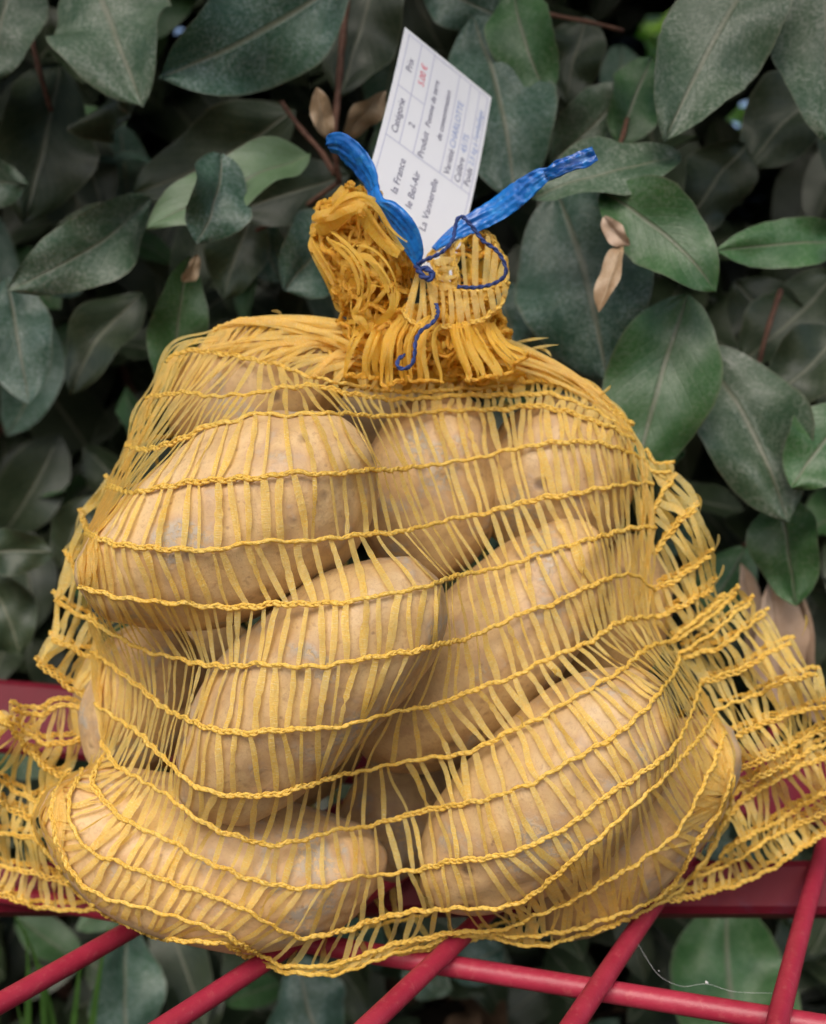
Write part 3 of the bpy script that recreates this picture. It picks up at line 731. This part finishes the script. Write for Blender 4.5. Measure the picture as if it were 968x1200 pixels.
o = mb.build('tuft_tapes', M_GATH, bag); o['kind'] = 'stuff'
mb = MB()
crumple_net(mb, 462, 402, .420, 54, 40, 36, 0, (.2, .3, 0), 5, 38, .0050, 71)
crumple_net(mb, 462, 404, .420, 54, 42, 36, 0, (1.2, .2, .5), 5, 30, .0055, 73, .0024)
crumple_net(mb, 540, 398, .422, 50, 38, 46, 6, (.2, -.3, 0), 5, 38, .0050, 79)
crumple_net(mb, 538, 400, .422, 50, 40, 46, 6, (1.2, .6, .2), 5, 30, .0055, 83, .0024)
crumple_net(mb, 548, 330, .424, 38, 20, 54, 8, (.1, .1, 0), 5, 22, .0036, 89, .0022)
for k, (pts, sp_, N, fn) in enumerate([
 ([(432, 384, .410), (432, 412, .402), (424, 440, .403)], 30, 9, (.7, 1.3)),
 ([(466, 384, .406), (466, 412, .399), (460, 444, .401)], 30, 9, (.7, 1.3)),
 ([(506, 386, .404), (500, 412, .398), (494, 444, .401)], 34, 9, (.7, 1.3)),
 ([(545, 386, .406), (552, 414, .401), (558, 444, .403)], 34, 9, (.7, 1.3)),
 ([(576, 384, .412), (584, 406, .408), (602, 430, .408)], 26, 8, (.7, 1.4))]):
    bundle(mb, pts, sp_, N, .0018, 1000+k, fn)
o = mb.build('neck_wrap_tapes', M_GATH, bag); o['kind'] = 'stuff'
# upright flaps of net right of the tuft: combs of tape between two cords
def flap(rA, rB, YA, YB_, N, w, seed, bulge=.004):
    rgf = np.random.default_rng(seed)
    for pts, Y in ((rA, YA), (rB, YB_)):
        q = px_path(pts, 2); p = PA(q, Y+bulge*np.sin(np.linspace(0, math.pi, len(q)))*-1)
        m = MB(); cord_geo(m, smooth_path(p, .0009), np.array((0, -1, .15)), seed=seed, r=.0006); m.build('cord', M_CORD, bag)
    qa, qb = px_path(rA, 1), px_path(rB, 1); m = MB()
    for i in range(N):
        u = (i+.5)/N; a = qa[int(u*(len(qa)-1))]; b = qb[int(u*(len(qb)-1))]
        t = np.linspace(-.03, 1.03, 9)[:, None]; q = a+(b-a)*t+rgf.normal(0, 1.0, 2)*np.sin(math.pi*t)
        Y = YA+(YB_-YA)*t[:, 0]-bulge*math.sin(math.pi*u)-.003*np.sin(math.pi*t[:, 0])
        ribbon3(m, PA(q, Y), w*rgf.uniform(.45, .95), (0, -1, .2), int(rgf.integers(1e9)), rgf.uniform(-.6, .6))
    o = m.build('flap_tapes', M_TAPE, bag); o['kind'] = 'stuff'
flap([(500, 306), (520, 282), (545, 266), (570, 272), (590, 300), (596, 326)], [(515, 352), (535, 356), (555, 352), (572, 346), (588, 338), (595, 330)], .424, .414, 9, .0032, 1)
flap([(505, 330), (530, 338), (555, 340), (580, 336), (594, 328)], [(505, 386), (525, 382), (545, 380), (565, 374), (582, 362), (594, 345)], .413, .408, 10, .0032, 2)
flap([(488, 322), (493, 320), (497, 321), (503, 324)], [(474, 362), (482, 376), (496, 380), (508, 374), (513, 360)], .412, .404, 6, .0028, 3)
flap([(505, 305), (512, 318), (512, 340), (510, 350)], [(530, 300), (534, 315), (532, 335), (530, 348)], .416, .414, 5, .0034, 4)
# stray ends
mb = MB()
for (a, b) in (((596, 404), (643, 396)), ((612, 412), (655, 404)), ((628, 408), (646, 418)), ((836, 688), (848, 662)), ((820, 600), (816, 578)), ((835, 650), (842, 626)), ((940, 745), (944, 720)), ((960, 832), (972, 818)), ((22, 836), (12, 820)), ((52, 838), (50, 828)), ((46, 782), (40, 768)), ((97, 608), (95, 598)), ((952, 860), (966, 866)), ((66, 704), (72, 690)), ((612, 850), (604, 838)), ((650, 792), (646, 784)), ((700, 466), (716, 452)), ((330, 372), (318, 364))):
    t = np.linspace(0, 1, 8)[:, None]; q = np.array(a)+(np.array(b)-np.array(a))*t+np.array((3, -2))*np.sin(math.pi*t)
    Y = bil(YF, np.array([a], float))[0]-.002
    ribbon3(mb, PA(q, Y-.004*t[:, 0]), .0013, (0, -1, .2), int(a[0]), 1.2)
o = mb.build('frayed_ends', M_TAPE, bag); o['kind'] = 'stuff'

# tapes: the largest 300 as parts of their own, the rest as one mass
vis = sorted(range(len(TAPES)), key=lambda i: -TAPES[i][0])
rest = MB()
for r_, i in enumerate(vis):
    ar, V, Fc, U = TAPES[i]
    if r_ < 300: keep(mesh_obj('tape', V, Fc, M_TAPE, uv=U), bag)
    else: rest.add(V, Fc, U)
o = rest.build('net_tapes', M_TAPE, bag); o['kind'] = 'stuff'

# ------------------------------------------------------------------ blue tie, thread, price card
def strip(pts, widths, Ys, name, matr, parent, seed=0, crumple=.0008, cols=13, cup=.18, rolls=None):
    p2 = smooth_path(np.concatenate([np.array(pts, float), np.array(Ys, float)[:, None]*1000, np.array(widths, float)[:, None], (np.zeros(len(pts)) if rolls is None else np.array(rolls, float))[:, None]*20], 1), 2.0)
    p = PA(p2[:, :2], p2[:, 2]/1000); n = len(p); T, N, B = frames(p, np.broadcast_to(np.array((0, -1.0, .1)), p.shape))
    rl = p2[:, 4]/20; s = p2[:, 2]/1000/F
    V = []; U = []
    for i in range(n):
        c, sn = math.cos(rl[i]), math.sin(rl[i]); Bd = B[i]*c+N[i]*sn; Nd = N[i]*c-B[i]*sn
        for k in range(cols):
            x = (k/(cols-1)-.5)*p2[i, 3]*s[i]
            z = -cup*abs(x)*(2*abs(k/(cols-1)-.5)) + crumple*(.8*noise.noise(Vector((k*1.1, i*.035, seed)))+.7*abs(noise.noise(Vector((k*1.7, i*.16, seed+5)))))
            V.append(p[i]+Bd*x+Nd*z); U.append((k/(cols-1), i*.1))
    Fc = [(i*cols+k, i*cols+k+1, (i+1)*cols+k+1, (i+1)*cols+k) for i in range(n-1) for k in range(cols-1)]
    o = mesh_obj(name, V, Fc, matr, uv=U); keep(o, parent)
    so = o.modifiers.new('thickness', 'SOLIDIFY'); so.thickness = .00025
    return o
tie = empty('blue_tie', P(500, 330, .41)); tag(tie, 'crumpled shiny blue plastic film strip knotted round the neck of the bag', 'tie')
strip([(384, 170), (398, 172), (416, 186), (430, 205), (439, 226)], [20, 32, 34, 28, 16], [.412, .408, .405, .404, .404], 'film_end', M_BLUE, tie, 1, .0016, rolls=[-.9, -.9, -.9, -.8, -.8])
strip([(437, 222), (444, 240), (456, 252), (472, 270), (484, 290), (491, 312)], [15, 20, 32, 34, 24, 8], [.403, .400, .399, .399, .401, .404], 'film_strip', M_BLUE, tie, 2, .0016, rolls=[-.8, -.8, -.7, -.6, -.4, .2])
strip([(508, 292), (530, 276), (552, 262), (580, 246), (605, 228), (632, 208), (646, 202)], [7, 15, 23, 29, 29, 21, 12], [.412, .416, .418, .416, .412, .408, .407], 'film_strip', M_BLUE, tie, 3, .0020, cup=.2, rolls=[.2, .1, 0, .2, .1, 0, .2])
strip([(640, 206), (652, 199), (668, 192), (684, 186), (697, 179)], [13, 18, 18, 21, 17], [.407, .405, .404, .403, .402], 'film_end', M_BLUE, tie, 4, .0034, cup=.3)
thr = empty('blue_thread', P(495, 325, .40)); tag(thr, 'thin dark blue thread looped through the gathered net below the price card', 'thread')
def thread(pts, Ys, r=.0008):
    p = smooth_path(np.array([P(x, y, Y) for (x, y), Y in zip(pts, Ys)]), .0008)
    n = len(p); d = np.arange(n)*.0008
    m = MB()
    T, N, B = frames(p, np.broadcast_to(np.array((0, -1.0, .1)), p.shape))
    for k in (0, 1):
        a = d/.0060*2*math.pi+k*math.pi
        q = p+(B*np.cos(a)[:, None]+N*np.sin(a)[:, None])*r*.5
        V, Fc = tube(q, r*.62, 6); m.add(V, Fc)
    m.build('strand', M_THREAD, thr)
thread([(488, 310), (500, 304), (517, 296), (530, 282), (533, 268), (536, 257), (542, 254), (552, 264), (566, 282), (580, 292), (589, 304), (593, 318), (588, 327), (574, 334), (556, 337), (536, 336)], [.402, .400, .400, .402, .404, .404, .404, .403, .402, .402, .402, .402, .402, .402, .402, .404])
thread([(488, 312), (492, 320), (497, 325), (504, 327), (507, 322), (500, 315), (492, 316)], [.402, .399, .398, .398, .399, .400, .402], .0012)
thread([(511, 356), (513, 368), (506, 379), (493, 388), (487, 400), (486, 414), (483, 426), (475, 432), (466, 430), (467, 421), (474, 416)], [.400, .394, .391, .390, .389, .389, .389, .389, .389, .390, .392])

# price card: a plane rectangle leaning back; a runs across (left long edge to right), b runs down
CA = P(475, 32, .470); CB = P(576, 114, .497)
ux = CB-CA; Hc = ux.length; ux.normalize()
dv = P(413, 262, .425)-CA; Lc = dv.length; dv = (dv-ux*dv.dot(ux)).normalized()
cn = ux.cross(dv).normalized(); cn = -cn if cn.y > 0 else cn
card = empty('price_card', CA+ux*Hc*.5+dv*Lc)
tag(card, 'white printed price card with table and red price stuck in the tied neck', 'card')
def cpt(a, b, h=0.0):
    bow = .0022*math.sin(math.pi*min(max(b, 0), 1))*1.0
    return CA+ux*(a*Hc)+dv*(b*Lc)+cn*(h+bow)
nb = 20; V = []; Fc = []
for i in range(nb+1):
    for a in (0, .5, 1.0):
        V.append(cpt(a, i/nb, 0)); 
for i in range(nb+1):
    for a in (0, .5, 1.0): V.append(cpt(a, i/nb, -.0004))
q = (nb+1)*3
for i in range(nb):
    for k in range(2):
        Fc.append((i*3+k, i*3+k+1, i*3+k+4, i*3+k+3)); Fc.append((q+i*3+k, q+i*3+k+3, q+i*3+k+4, q+i*3+k+1))
    for k in (0, 2): Fc.append((i*3+k, (i+1)*3+k, q+(i+1)*3+k, q+i*3+k))
for i in (0, nb):
    for k in range(2): Fc.append((i*3+k, i*3+k+1, q+i*3+k+1, q+i*3+k))
keep(mesh_obj('sheet', V, Fc, M_CARD, smooth=False), card)
def cline(a0, b0, a1, b1, w=.010):
    n = 12; V = []
    along_b = abs(b1-b0)*Lc > abs(a1-a0)*Hc
    for i in range(n+1):
        t = i/n; a, b = a0+(a1-a0)*t, b0+(b1-b0)*t
        for s in (-.5, .5):
            V.append(cpt(a+(s*w if along_b else 0), b+(0 if along_b else s*w*Hc/Lc), .00012))
    keep(mesh_obj('printed_line', V, [(2*i, 2*i+1, 2*i+3, 2*i+2) for i in range(n)], M_LINE, smooth=False), card)
cline(.05, .02, .05, .97); cline(.05, .555, .97, .555); cline(.05, .30, .33, .30)
for a in (.19, .335, .625, .755, .865): cline(a, .02, a, .555)
cline(.96, .02, .96, .9); cline(.05, .02, .96, .02)
def ctext(s, a, b, size, m):
    cu = bpy.data.curves.new('lettering', 'FONT'); cu.body = s; cu.size = size*Hc; cu.align_x = 'CENTER'; cu.align_y = 'CENTER'; cu.resolution_u = 3; cu.offset = .0
    tmp = bpy.data.objects.new('lettering', cu); COL.objects.link(tmp)
    dg = bpy.context.evaluated_depsgraph_get(); me = bpy.data.meshes.new_from_object(tmp.evaluated_get(dg))
    bpy.data.objects.remove(tmp)
    for v in me.vertices:
        x, y = v.co.x, v.co.y       # x: reading direction (up the card), y: towards the left edge
        v.co = cpt(a-y/Hc, b-x/Lc, .00016)
    me.materials.clear(); me.materials.append(m)
    o = bpy.data.objects.new('lettering', me); COL.objects.link(o); keep(o, card)
TS = .088
for s, a, b, z, m in (('Prix', .12, .165, TS, M_INK), ('5.00 €', .262, .165, TS, M_INKR), ('Catégorie', .12, .435, TS, M_INK), ('2', .262, .435, TS, M_INK),
    ('Produit', .41, .482, TS, M_INK), ('Pomme de terre', .41, .262, TS*.86, M_INK), ('de consommation', .545, .275, TS*.86, M_INK),
    ('Variété', .69, .475, TS, M_INK), ('CHARLOTTE', .69, .275, TS, M_INKB), ('Calibre', .81, .475, TS, M_INK), ('45/75', .81, .335, TS, M_INKB),
    ('Poids', .912, .478, TS, M_INK), ("2,5 kg à l'emballage", .912, .265, TS*.9, M_INKB),
    ('la France', .26, .69, TS*1.05, M_INK), ('le Bel-Air', .42, .705, TS*1.05, M_INK), ('La Vannerelle', .60, .72, TS*1.05, M_INK)):
    ctext(s, a, b, z, m)

# ------------------------------------------------------------------ evergreen hedge behind
hedge = empty('evergreen_hedge', (0, .8, -.30)); tag(hedge, 'evergreen hedge with dusty blue green oval leaves behind the net bag', 'hedge')
def leaf_geo(L, W, bend, fold, wave, seed, nl=18, nw=8, shape=.68, tipk=1.0):
    rgl = random.Random(seed); ph = rgl.uniform(0, 6); V = []; U = []
    # midline bent in its own plane
    y = z = 0.0; mid = []
    for i in range(nl+1):
        t = i/nl; an = bend*(t-.15); mid.append((y, z, an)); y += L/nl*math.cos(an); z -= L/nl*math.sin(an)
    nib = [rgl.uniform(.965, 1.0) for _ in range(nl+1)]
    skew = rgl.uniform(-.06, .06)
    for i in range(nl+1):
        t = i/nl; ww = W/2*(max(0.0, math.sin(math.pi*min(1, t**.93)))**shape)*nib[i]
        ww = max(ww, .0006*(1-t)+.0002)
        if t > .90: ww *= 1-.30*(t-.90)/.10
        y, z, an = mid[i]
        for k in range(nw+1):
            u = k/nw*2-1; x = u*ww + skew*L*math.sin(math.pi*t)
            dz = fold*abs(u)*ww - .35*fold*ww*u*u + wave*W*.10*math.sin(t*9+ph+(1.3 if u > 0 else 0))*abs(u)**1.5*math.sin(math.pi*t)
            dz += .004*W/.04*noise.noise(Vector((u*1.2, t*4, seed*.37)))
            V.append(Vector((x, y+dz*math.sin(an), z+dz*math.cos(an)))); U.append((k/nw, t))
    Fc = [(i*(nw+1)+k, i*(nw+1)+k+1, (i+1)*(nw+1)+k+1, (i+1)*(nw+1)+k) for i in range(nl) for k in range(nw)]
    ye, ze, _ = mid[-1]; rot = Matrix.Rotation(-math.atan2(ze, ye), 3, 'X'); k = L/math.hypot(ye, ze)
    return [rot@v*k for v in V], Fc, U
def leaf_matrix(pb, pt, roll, toward=None):
    yv = (pt-pb).normalized(); c = (org-pb) if toward is None else toward
    zv = (c-yv*c.dot(yv)).normalized(); zv = Matrix.Rotation(roll, 3, yv)@zv; xv = yv.cross(zv)
    return Matrix(((xv.x, yv.x, zv.x, pb.x), (xv.y, yv.y, zv.y, pb.y), (xv.z, yv.z, zv.z, pb.z), (0, 0, 0, 1)))
def put_leaf(name, V, Fc, U, M4, m):
    o = mesh_obj(name, V, Fc, m, uv=U); o.parent = hedge; o.matrix_parent_inverse = Matrix.Translation(hedge.location).inverted(); o.matrix_basis = M4
    return o
HERO = [ # base, tip, width px, Y base, Y tip, roll deg, bend, fold, colour
 ((105, -45), (166, 124), 138, .56, .52, 10, .35, .25, 'grey'),
 ((412, -30), (188, 92), 122, .53, .51, -8, -.25, .30, 'blue'),
 ((25, -60), (-8, 96), 92, .56, .55, 10, .2, .2, 'grey'),
 ((-70, 208), (32, 216), 74, .58, .55, 0, .2, .2, 'grey'),
 ((176, 234), (8, 340), 78, .55, .50, -12, .35, .35, 'grey'),
 ((362, 182), (172, 268), 62, .53, .50, 38, .5, .5, 'young'),
 ((258, 182), (230, 286), 74, .50, .49, -20, .5, .7, 'blue'),
 ((203, 470), (222, 300), 66, .54, .52, 12, -.2, .15, 'green'),
 ((8, 325), (34, 474), 84, .56, .54, 8, .3, .2, 'blue'),
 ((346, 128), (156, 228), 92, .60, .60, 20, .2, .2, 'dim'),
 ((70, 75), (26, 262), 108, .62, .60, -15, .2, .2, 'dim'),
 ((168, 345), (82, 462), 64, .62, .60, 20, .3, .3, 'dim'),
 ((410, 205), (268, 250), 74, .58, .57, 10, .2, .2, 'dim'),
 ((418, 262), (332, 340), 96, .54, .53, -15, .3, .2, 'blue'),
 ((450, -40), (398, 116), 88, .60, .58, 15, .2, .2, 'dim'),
 ((556, 20), (606, 240), 120, .56, .53, -10, .3, .25, 'blue'),
 ((598, -20), (642, 118), 76, .55, .54, 10, .3, .3, 'green'),
 ((652, 222), (712, 448), 160, .54, .52, 6, .25, .2, 'blue'),
 ((806, 345), (742, 568), 128, .50, .49, -6, .3, .2, 'green'),
 ((706, 224), (840, 342), 88, .49, .47, -15, .4, .4, 'green'),
 ((798, 182), (622, 232), 60, .50, .49, 40, .5, .4, 'grey'),
 ((912, -70), (778, 166), 124, .50, .48, 6, .2, .25, 'grey'),
 ((965, -80), (975, 172), 122, .52, .50, -10, .2, .2, 'grey'),
 ((990, 284), (838, 294), 58, .52, .50, 10, .3, .3, 'green'),
 ((818, 408), (924, 612), 122, .54, .50, -10, .3, .45, 'grey'),
 ((724, 170), (764, 66), 66, .56, .57, 20, .2, .2, 'green'),
 ((646, 190), (738, 100), 80, .58, .57, 10, .2, .2, 'grey'),
 ((1000, 480), (926, 572), 92, .50, .49, -10, .3, .2, 'green'),
 ((915, 580), (934, 710), 80, .54, .52, 20, .3, .2, 'green'),
 ((975, 90), (876, 196), 96, .60, .60, 20, .2, .2, 'dim'),
 ((876, 170), (796, 276), 78, .60, .60, -20, .2, .2, 'dim'),
 ((980, 320), (868, 424), 90, .60, .60, 20, .2, .2, 'dim'),
 ((985, 385), (900, 468), 84, .56, .55, 10, .2, .2, 'dim'),
 ((490, -25), (596, 24), 62, .58, .57, 10, .2, .2, 'blue'),
 ((690, 20), (664, 120), 70, .60, .60, 10, .2, .2, 'dim'),
 ((150, 1245), (150, 1080), 84, .62, .66, 20, .2, .2, 'blue'),
 ((392, 1250), (350, 1120), 96, .60, .64, -20, .2, .2, 'blue'),
 ((870, 1260), (850, 1050), 150, .62, .66, 10, .2, .2, 'green'),
 ((590, 1110), (530, 1146), 56, .66, .66, 10, .2, .2, 'blue'),
 ((470, 1140), (530, 1160), 44, .66, .66, 10, .2, .2, 'grey'),
 ((-30, 650), (64, 648), 56, .58, .58, 10, .2, .2, 'dim'),
 ((110, 580), (70, 668), 52, .60, .60, 10, .2, .2, 'dim'),
 ((-20, 670), (24, 770), 70, .60, .60, 10, .2, .2, 'dim'),
 ((875, 640), (824, 730), 66, .60, .58, 10, .2, .2, 'green'),
 ((300, 245), (262, 352), 70, .60, .60, 10, .2, .2, 'dim'),
 ((150, 250), (60, 300), 60, .60, .60, 10, .2, .2, 'dim'),
 ((330, 330), (270, 240), 60, .62, .62, -10, .2, .2, 'blue'),
 ((130, 90), (150, 138), 90, .58, .57, 50, .2, .2, 'dim'),
 ((780, 500), (770, 560), 50, .53, .52, 10, .2, .2, 'green'),
 ((860, 330), (940, 420), 80, .62, .62, 10, .2, .2, 'dim'),
 ((580, 330), (606, 420), 70, .57, .56, 10, .2, .2, 'blue'),
 ((960, 430), (890, 500), 70, .60, .60, 20, .2, .2, 'dim'),
 ((230, 1230), (215, 1110), 70, .68, .70, 10, .2, .2, 'dim'),
 # dead leaves
 ((384, 162), (371, 102), 26, .51, .50, 10, .3, .6, 'dry'),
 ((404, 160), (452, 106), 30, .53, .52, 30, .3, .5, 'dry'),
 ((728, 288), (702, 366), 24, .47, .465, 30, .5, .9, 'dry'),
 ((708, 254), (738, 288), 22, .47, .468, 20, .5, .8, 'beige'),
 ((214, 330), (232, 298), 16, .515, .51, 20, .5, .8, 'dry'),
 ((925, 830), (905, 672), 66, .56, .54, 20, .3, .6, 'beige'),
 ((960, 850), (938, 690), 44, .55, .54, -30, .3, .6, 'beige'),
 ((880, 790), (868, 660), 30, .56, .55, 30, .4, .8, 'beige'),
]
for k, (bp, tp, wp, Yb, Yt, roll, bend, fold, col) in enumerate(HERO):
    pb, pt = P(*bp, Yb), P(*tp, Yt); L = (pt-pb).length; W = wp*(Yb+Yt)/2/F/max(.6, math.cos(math.radians(roll)))
    V, Fc, U = leaf_geo(L, W, bend*1.3, fold, 1.9, k+1, 26, 10)
    put_leaf('dead_leaf' if col in ('dry', 'beige') else 'leaf', V, Fc, U, leaf_matrix(pb, pt, math.radians(roll)), M_LEAF[col])
# inner foliage, thinning into the dark
variants = [leaf_geo(1.0, rng.uniform(.42, .58), rng.uniform(-.3, .7), rng.uniform(.1, .5), 1.0, 200+k, 8, 4) for k in range(10)]
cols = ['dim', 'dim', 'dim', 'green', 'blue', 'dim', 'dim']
vmesh = {}
HOLES = ((771, 38, 5), (880, 146, -6), (867, 160, -6), (870, 176, -6))
def blocks(a, b, wpx):       # would this leaf close one of the chinks of daylight?
    ax, ay = a; dx, dy = b[0]-ax, b[1]-ay; L2 = dx*dx+dy*dy+1e-6
    for hx, hy, r in HOLES:
        t = max(0, min(1, ((hx-ax)*dx+(hy-ay)*dy)/L2))
        if math.hypot(hx-ax-t*dx, hy-ay-t*dy) < r+wpx: return True
    return False
def project(p):
    x, y, z = p.x, p.y, p.z-CAM_H
    fw = y*_cp-z*_sp; up = y*_sp+z*_cp
    return CX+F*x/fw, CY-F*up/fw
cand = []
rl = random.Random(99)
for i in range(9000):
    Y = .66+.85*rl.random()**1.0
    z = rl.uniform(-.32, 1.25); x = rl.uniform(-.9, .9)
    if z < -.12: Y = max(Y, .72)
    pb = Vector((x, Y, z)); L = rl.uniform(.055, .10)*(1 if Y < .85 else 1.5)
    d = Vector((rl.gauss(0, .7), -.35+rl.gauss(0, .4), -.45+rl.gauss(0, .6))).normalized()
    pt = pb+d*L
    px, py = project(pb.lerp(pt, .5))
    if blocks(project(pb), project(pt), .22*L*F/Y): continue
    tw = Vector((rl.gauss(0, .4), -1, .6+rl.gauss(0, .4)))
    cand.append((Y, -40 < px < 1010 and -60 < py < 1260, pb, pt, L, tw, rl.randrange(10), rl.choice(cols)))
for i in range(640):      # unseen leaf overhang, added above the view to shade the hedge
    Y = rl.uniform(.12, .75); z = rl.uniform(.52, .85)+.25*abs(Y-.4); x = rl.uniform(-.9, .9)
    pb = Vector((x, Y, z)); L = rl.uniform(.06, .10); pt = pb+Vector((rl.gauss(0, .6), -.3+rl.gauss(0, .5), -.2+rl.gauss(0, .4))).normalized()*L
    cand.append((Y+3, False, pb, pt, L, Vector((rl.gauss(0, .4), -.4, 1)), rl.randrange(10), 'green'))
cand.sort(key=lambda c: (not c[1], c[0]))
mass = {}
for i, (Y, vis_, pb, pt, L, tw, k, col) in enumerate(cand):
    M4 = leaf_matrix(pb, pt, 0, tw)@Matrix.Scale(L, 4)
    V, Fc, U = variants[k]
    if i < 150:
        key = (k, col)
        if key not in vmesh:
            vmesh[key] = put_leaf('leaf', V, Fc, U, M4, M_LEAF[col])
        else:
            o = vmesh[key].copy(); COL.objects.link(o); o.matrix_basis = M4
    else:
        mb = mass.setdefault('dim' if Y > .8 else col, MB()); mb.add(np.array([M4@v for v in V]), Fc, U)  # deep and overhead leaves take the shade-darkened colour
for col, mb in mass.items():
    o = mb.build('foliage', M_LEAF[col], hedge); o['kind'] = 'stuff'
# leaves added behind the chinks, their lime colour painted bright as sunlit foliage
for k in range(90):
    hx, hy, r = HOLES[0] if k < 45 else HOLES[1+k % 3]
    x, y = hx+rl.gauss(0, 34), hy+rl.gauss(0, 34); w_ = rl.uniform(45, 80); an = rl.uniform(0, 6.28)
    Yk = rl.uniform(1.55, 1.9); pb, pt = P(x, y, Yk), P(x+w_*math.cos(an), y+w_*math.sin(an), Yk-.02); L = (pt-pb).length
    V, Fc, U = leaf_geo(L, L*.6, .3, .2, 1, 700+k, 8, 4); put_leaf('leaf', V, Fc, U, leaf_matrix(pb, pt, .3, Vector((0, -.6, 1))), M_LEAF['lime'])
# twigs
def twig(pts, Ys, r0, r1):
    p = smooth_path(np.array([P(x, y, Y) for (x, y), Y in zip(pts, Ys)]), .004)
    V, Fc = tube(p, np.linspace(r0, r1, len(p))*(1+.12*np.sin(np.arange(len(p))*1.3)), 8); keep(mesh_obj('branch', V, Fc, M_BARK), hedge)
twig([(410, -40), (402, 40), (396, 110), (392, 170), (398, 215)], [.57, .56, .55, .55, .56], .0022, .0016)
twig([(330, 120), (352, 150), (378, 180), (392, 205)], [.57, .56, .555, .555], .0012, .0016)
twig([(600, 2), (640, 16), (690, 26), (730, 36)], [.58, .57, .57, .58], .0014, .0011)
twig([(915, 340), (900, 385), (886, 440), (880, 480)], [.59, .58, .58, .60], .0016, .0012)
twig([(30, 0), (36, 40), (48, 90), (60, 130)], [.60, .59, .59, .60], .0018, .0014)
twig([(700, 215), (715, 185), (728, 165), (735, 140)], [.52, .53, .54, .56], .0014, .0012)
twig([(870, 640), (900, 620), (940, 600)], [.58, .58, .58], .0010, .0008)
twig([(300, 270), (345, 250), (395, 215)], [.59, .58, .56], .0012, .0014)
for i in range(14):
    x = rl.uniform(-.55, .55); y = rl.uniform(.85, 1.2); z0 = -.32
    p = [(x, y, z0)]
    for k in range(7): x += rl.gauss(0, .05); y += rl.gauss(0, .03); z0 += .15; p.append((x, y, z0))
    q = smooth_path(np.array(p), .02); V, Fc = tube(q, np.linspace(.008, .0025, len(q)), 7, (0, -1, .01)); keep(mesh_obj('branch', V, Fc, M_BARK), hedge)

# ------------------------------------------------------------------ ground cover under the bench
mb = MB()
for i in range(420):
    x = rl.uniform(-.7, .7); y = rl.uniform(.35, 1.3); V, Fc, U = variants[rl.randrange(10)]
    pb = Vector((x, y, -.285+rl.uniform(-.01, .03))); d = Vector((rl.gauss(0, 1), rl.gauss(0, 1), rl.gauss(0, .25))).normalized()
    L = rl.uniform(.04, .08); M4 = leaf_matrix(pb, pb+d*L, 0, Vector((rl.gauss(0, .5), rl.gauss(0, .5), 1)))@Matrix.Scale(L, 4)
    mb.add(np.array([M4@v for v in V]), Fc, U)
o = mb.build('leaf_litter', M_LITTER); tag(o, 'brown dead leaves littering the dark soil under the bench', 'leaf litter', kind='stuff')
gr = empty('grass_tuft', P(40, 1190, .85)); tag(gr, 'bright green grass blades growing under the bench at the lower left', 'grass')
for k, (b0, t0) in enumerate((((70, 1190), (15, 1068)), ((95, 1200), (128, 1085)), ((60, 1210), (95, 1110)), ((30, 1240), (0, 1110)), ((85, 1260), (50, 1130)), ((40, 1230), (-30, 1150)), ((110, 1250), (20, 1175)), ((20, 1260), (30, 1090)), ((65, 1290), (-20, 1180)))):
    a, b = P(b0[0], b0[1]+190, .62), P(*t0, .58); a.z = -.27; t = np.linspace(0, 1, 12)[:, None]
    c = np.array((a+b)/2)+np.array((rl.gauss(0, .01), 0, .03)); p = (1-t)**2*np.array(a)+2*t*(1-t)*c+t*t*np.array(b)
    m = MB(); ribbon3(m, p, np.linspace(.008, .0015, 12), (0, -1, .3), k, .4); m.build('blade', M_GRASS, gr)
# cobweb thread between the rods
web = empty('spider_thread', P(828, 1152, .39)); tag(web, 'fine spider thread with a white speck strung between the right rods', 'cobweb')
p = smooth_path(np.array([P(x, y, Y) for x, y, Y in ((742, 1096, .40), (762, 1130, .395), (776, 1146, .392), (800, 1156, .39), (828, 1153, .39), (860, 1162, .388), (905, 1164, .385))]), .002)
V, Fc = tube(p, .00004, 5); keep(mesh_obj('silk', V, Fc, M_SILK), web)
for x, y, r in ((828, 1152, 1.7), (772, 1138, .7)):
    c = P(x, y, .39); V, Fc = tube(np.array([c+Vector((.0003*r*math.cos(k), 0, .0003*r*(k-1)*.8)) for k in range(4)]), np.array([.15, 1, .8, .15])*r*.0003, 6); keep(mesh_obj('speck', V, Fc, M_SILK), web)
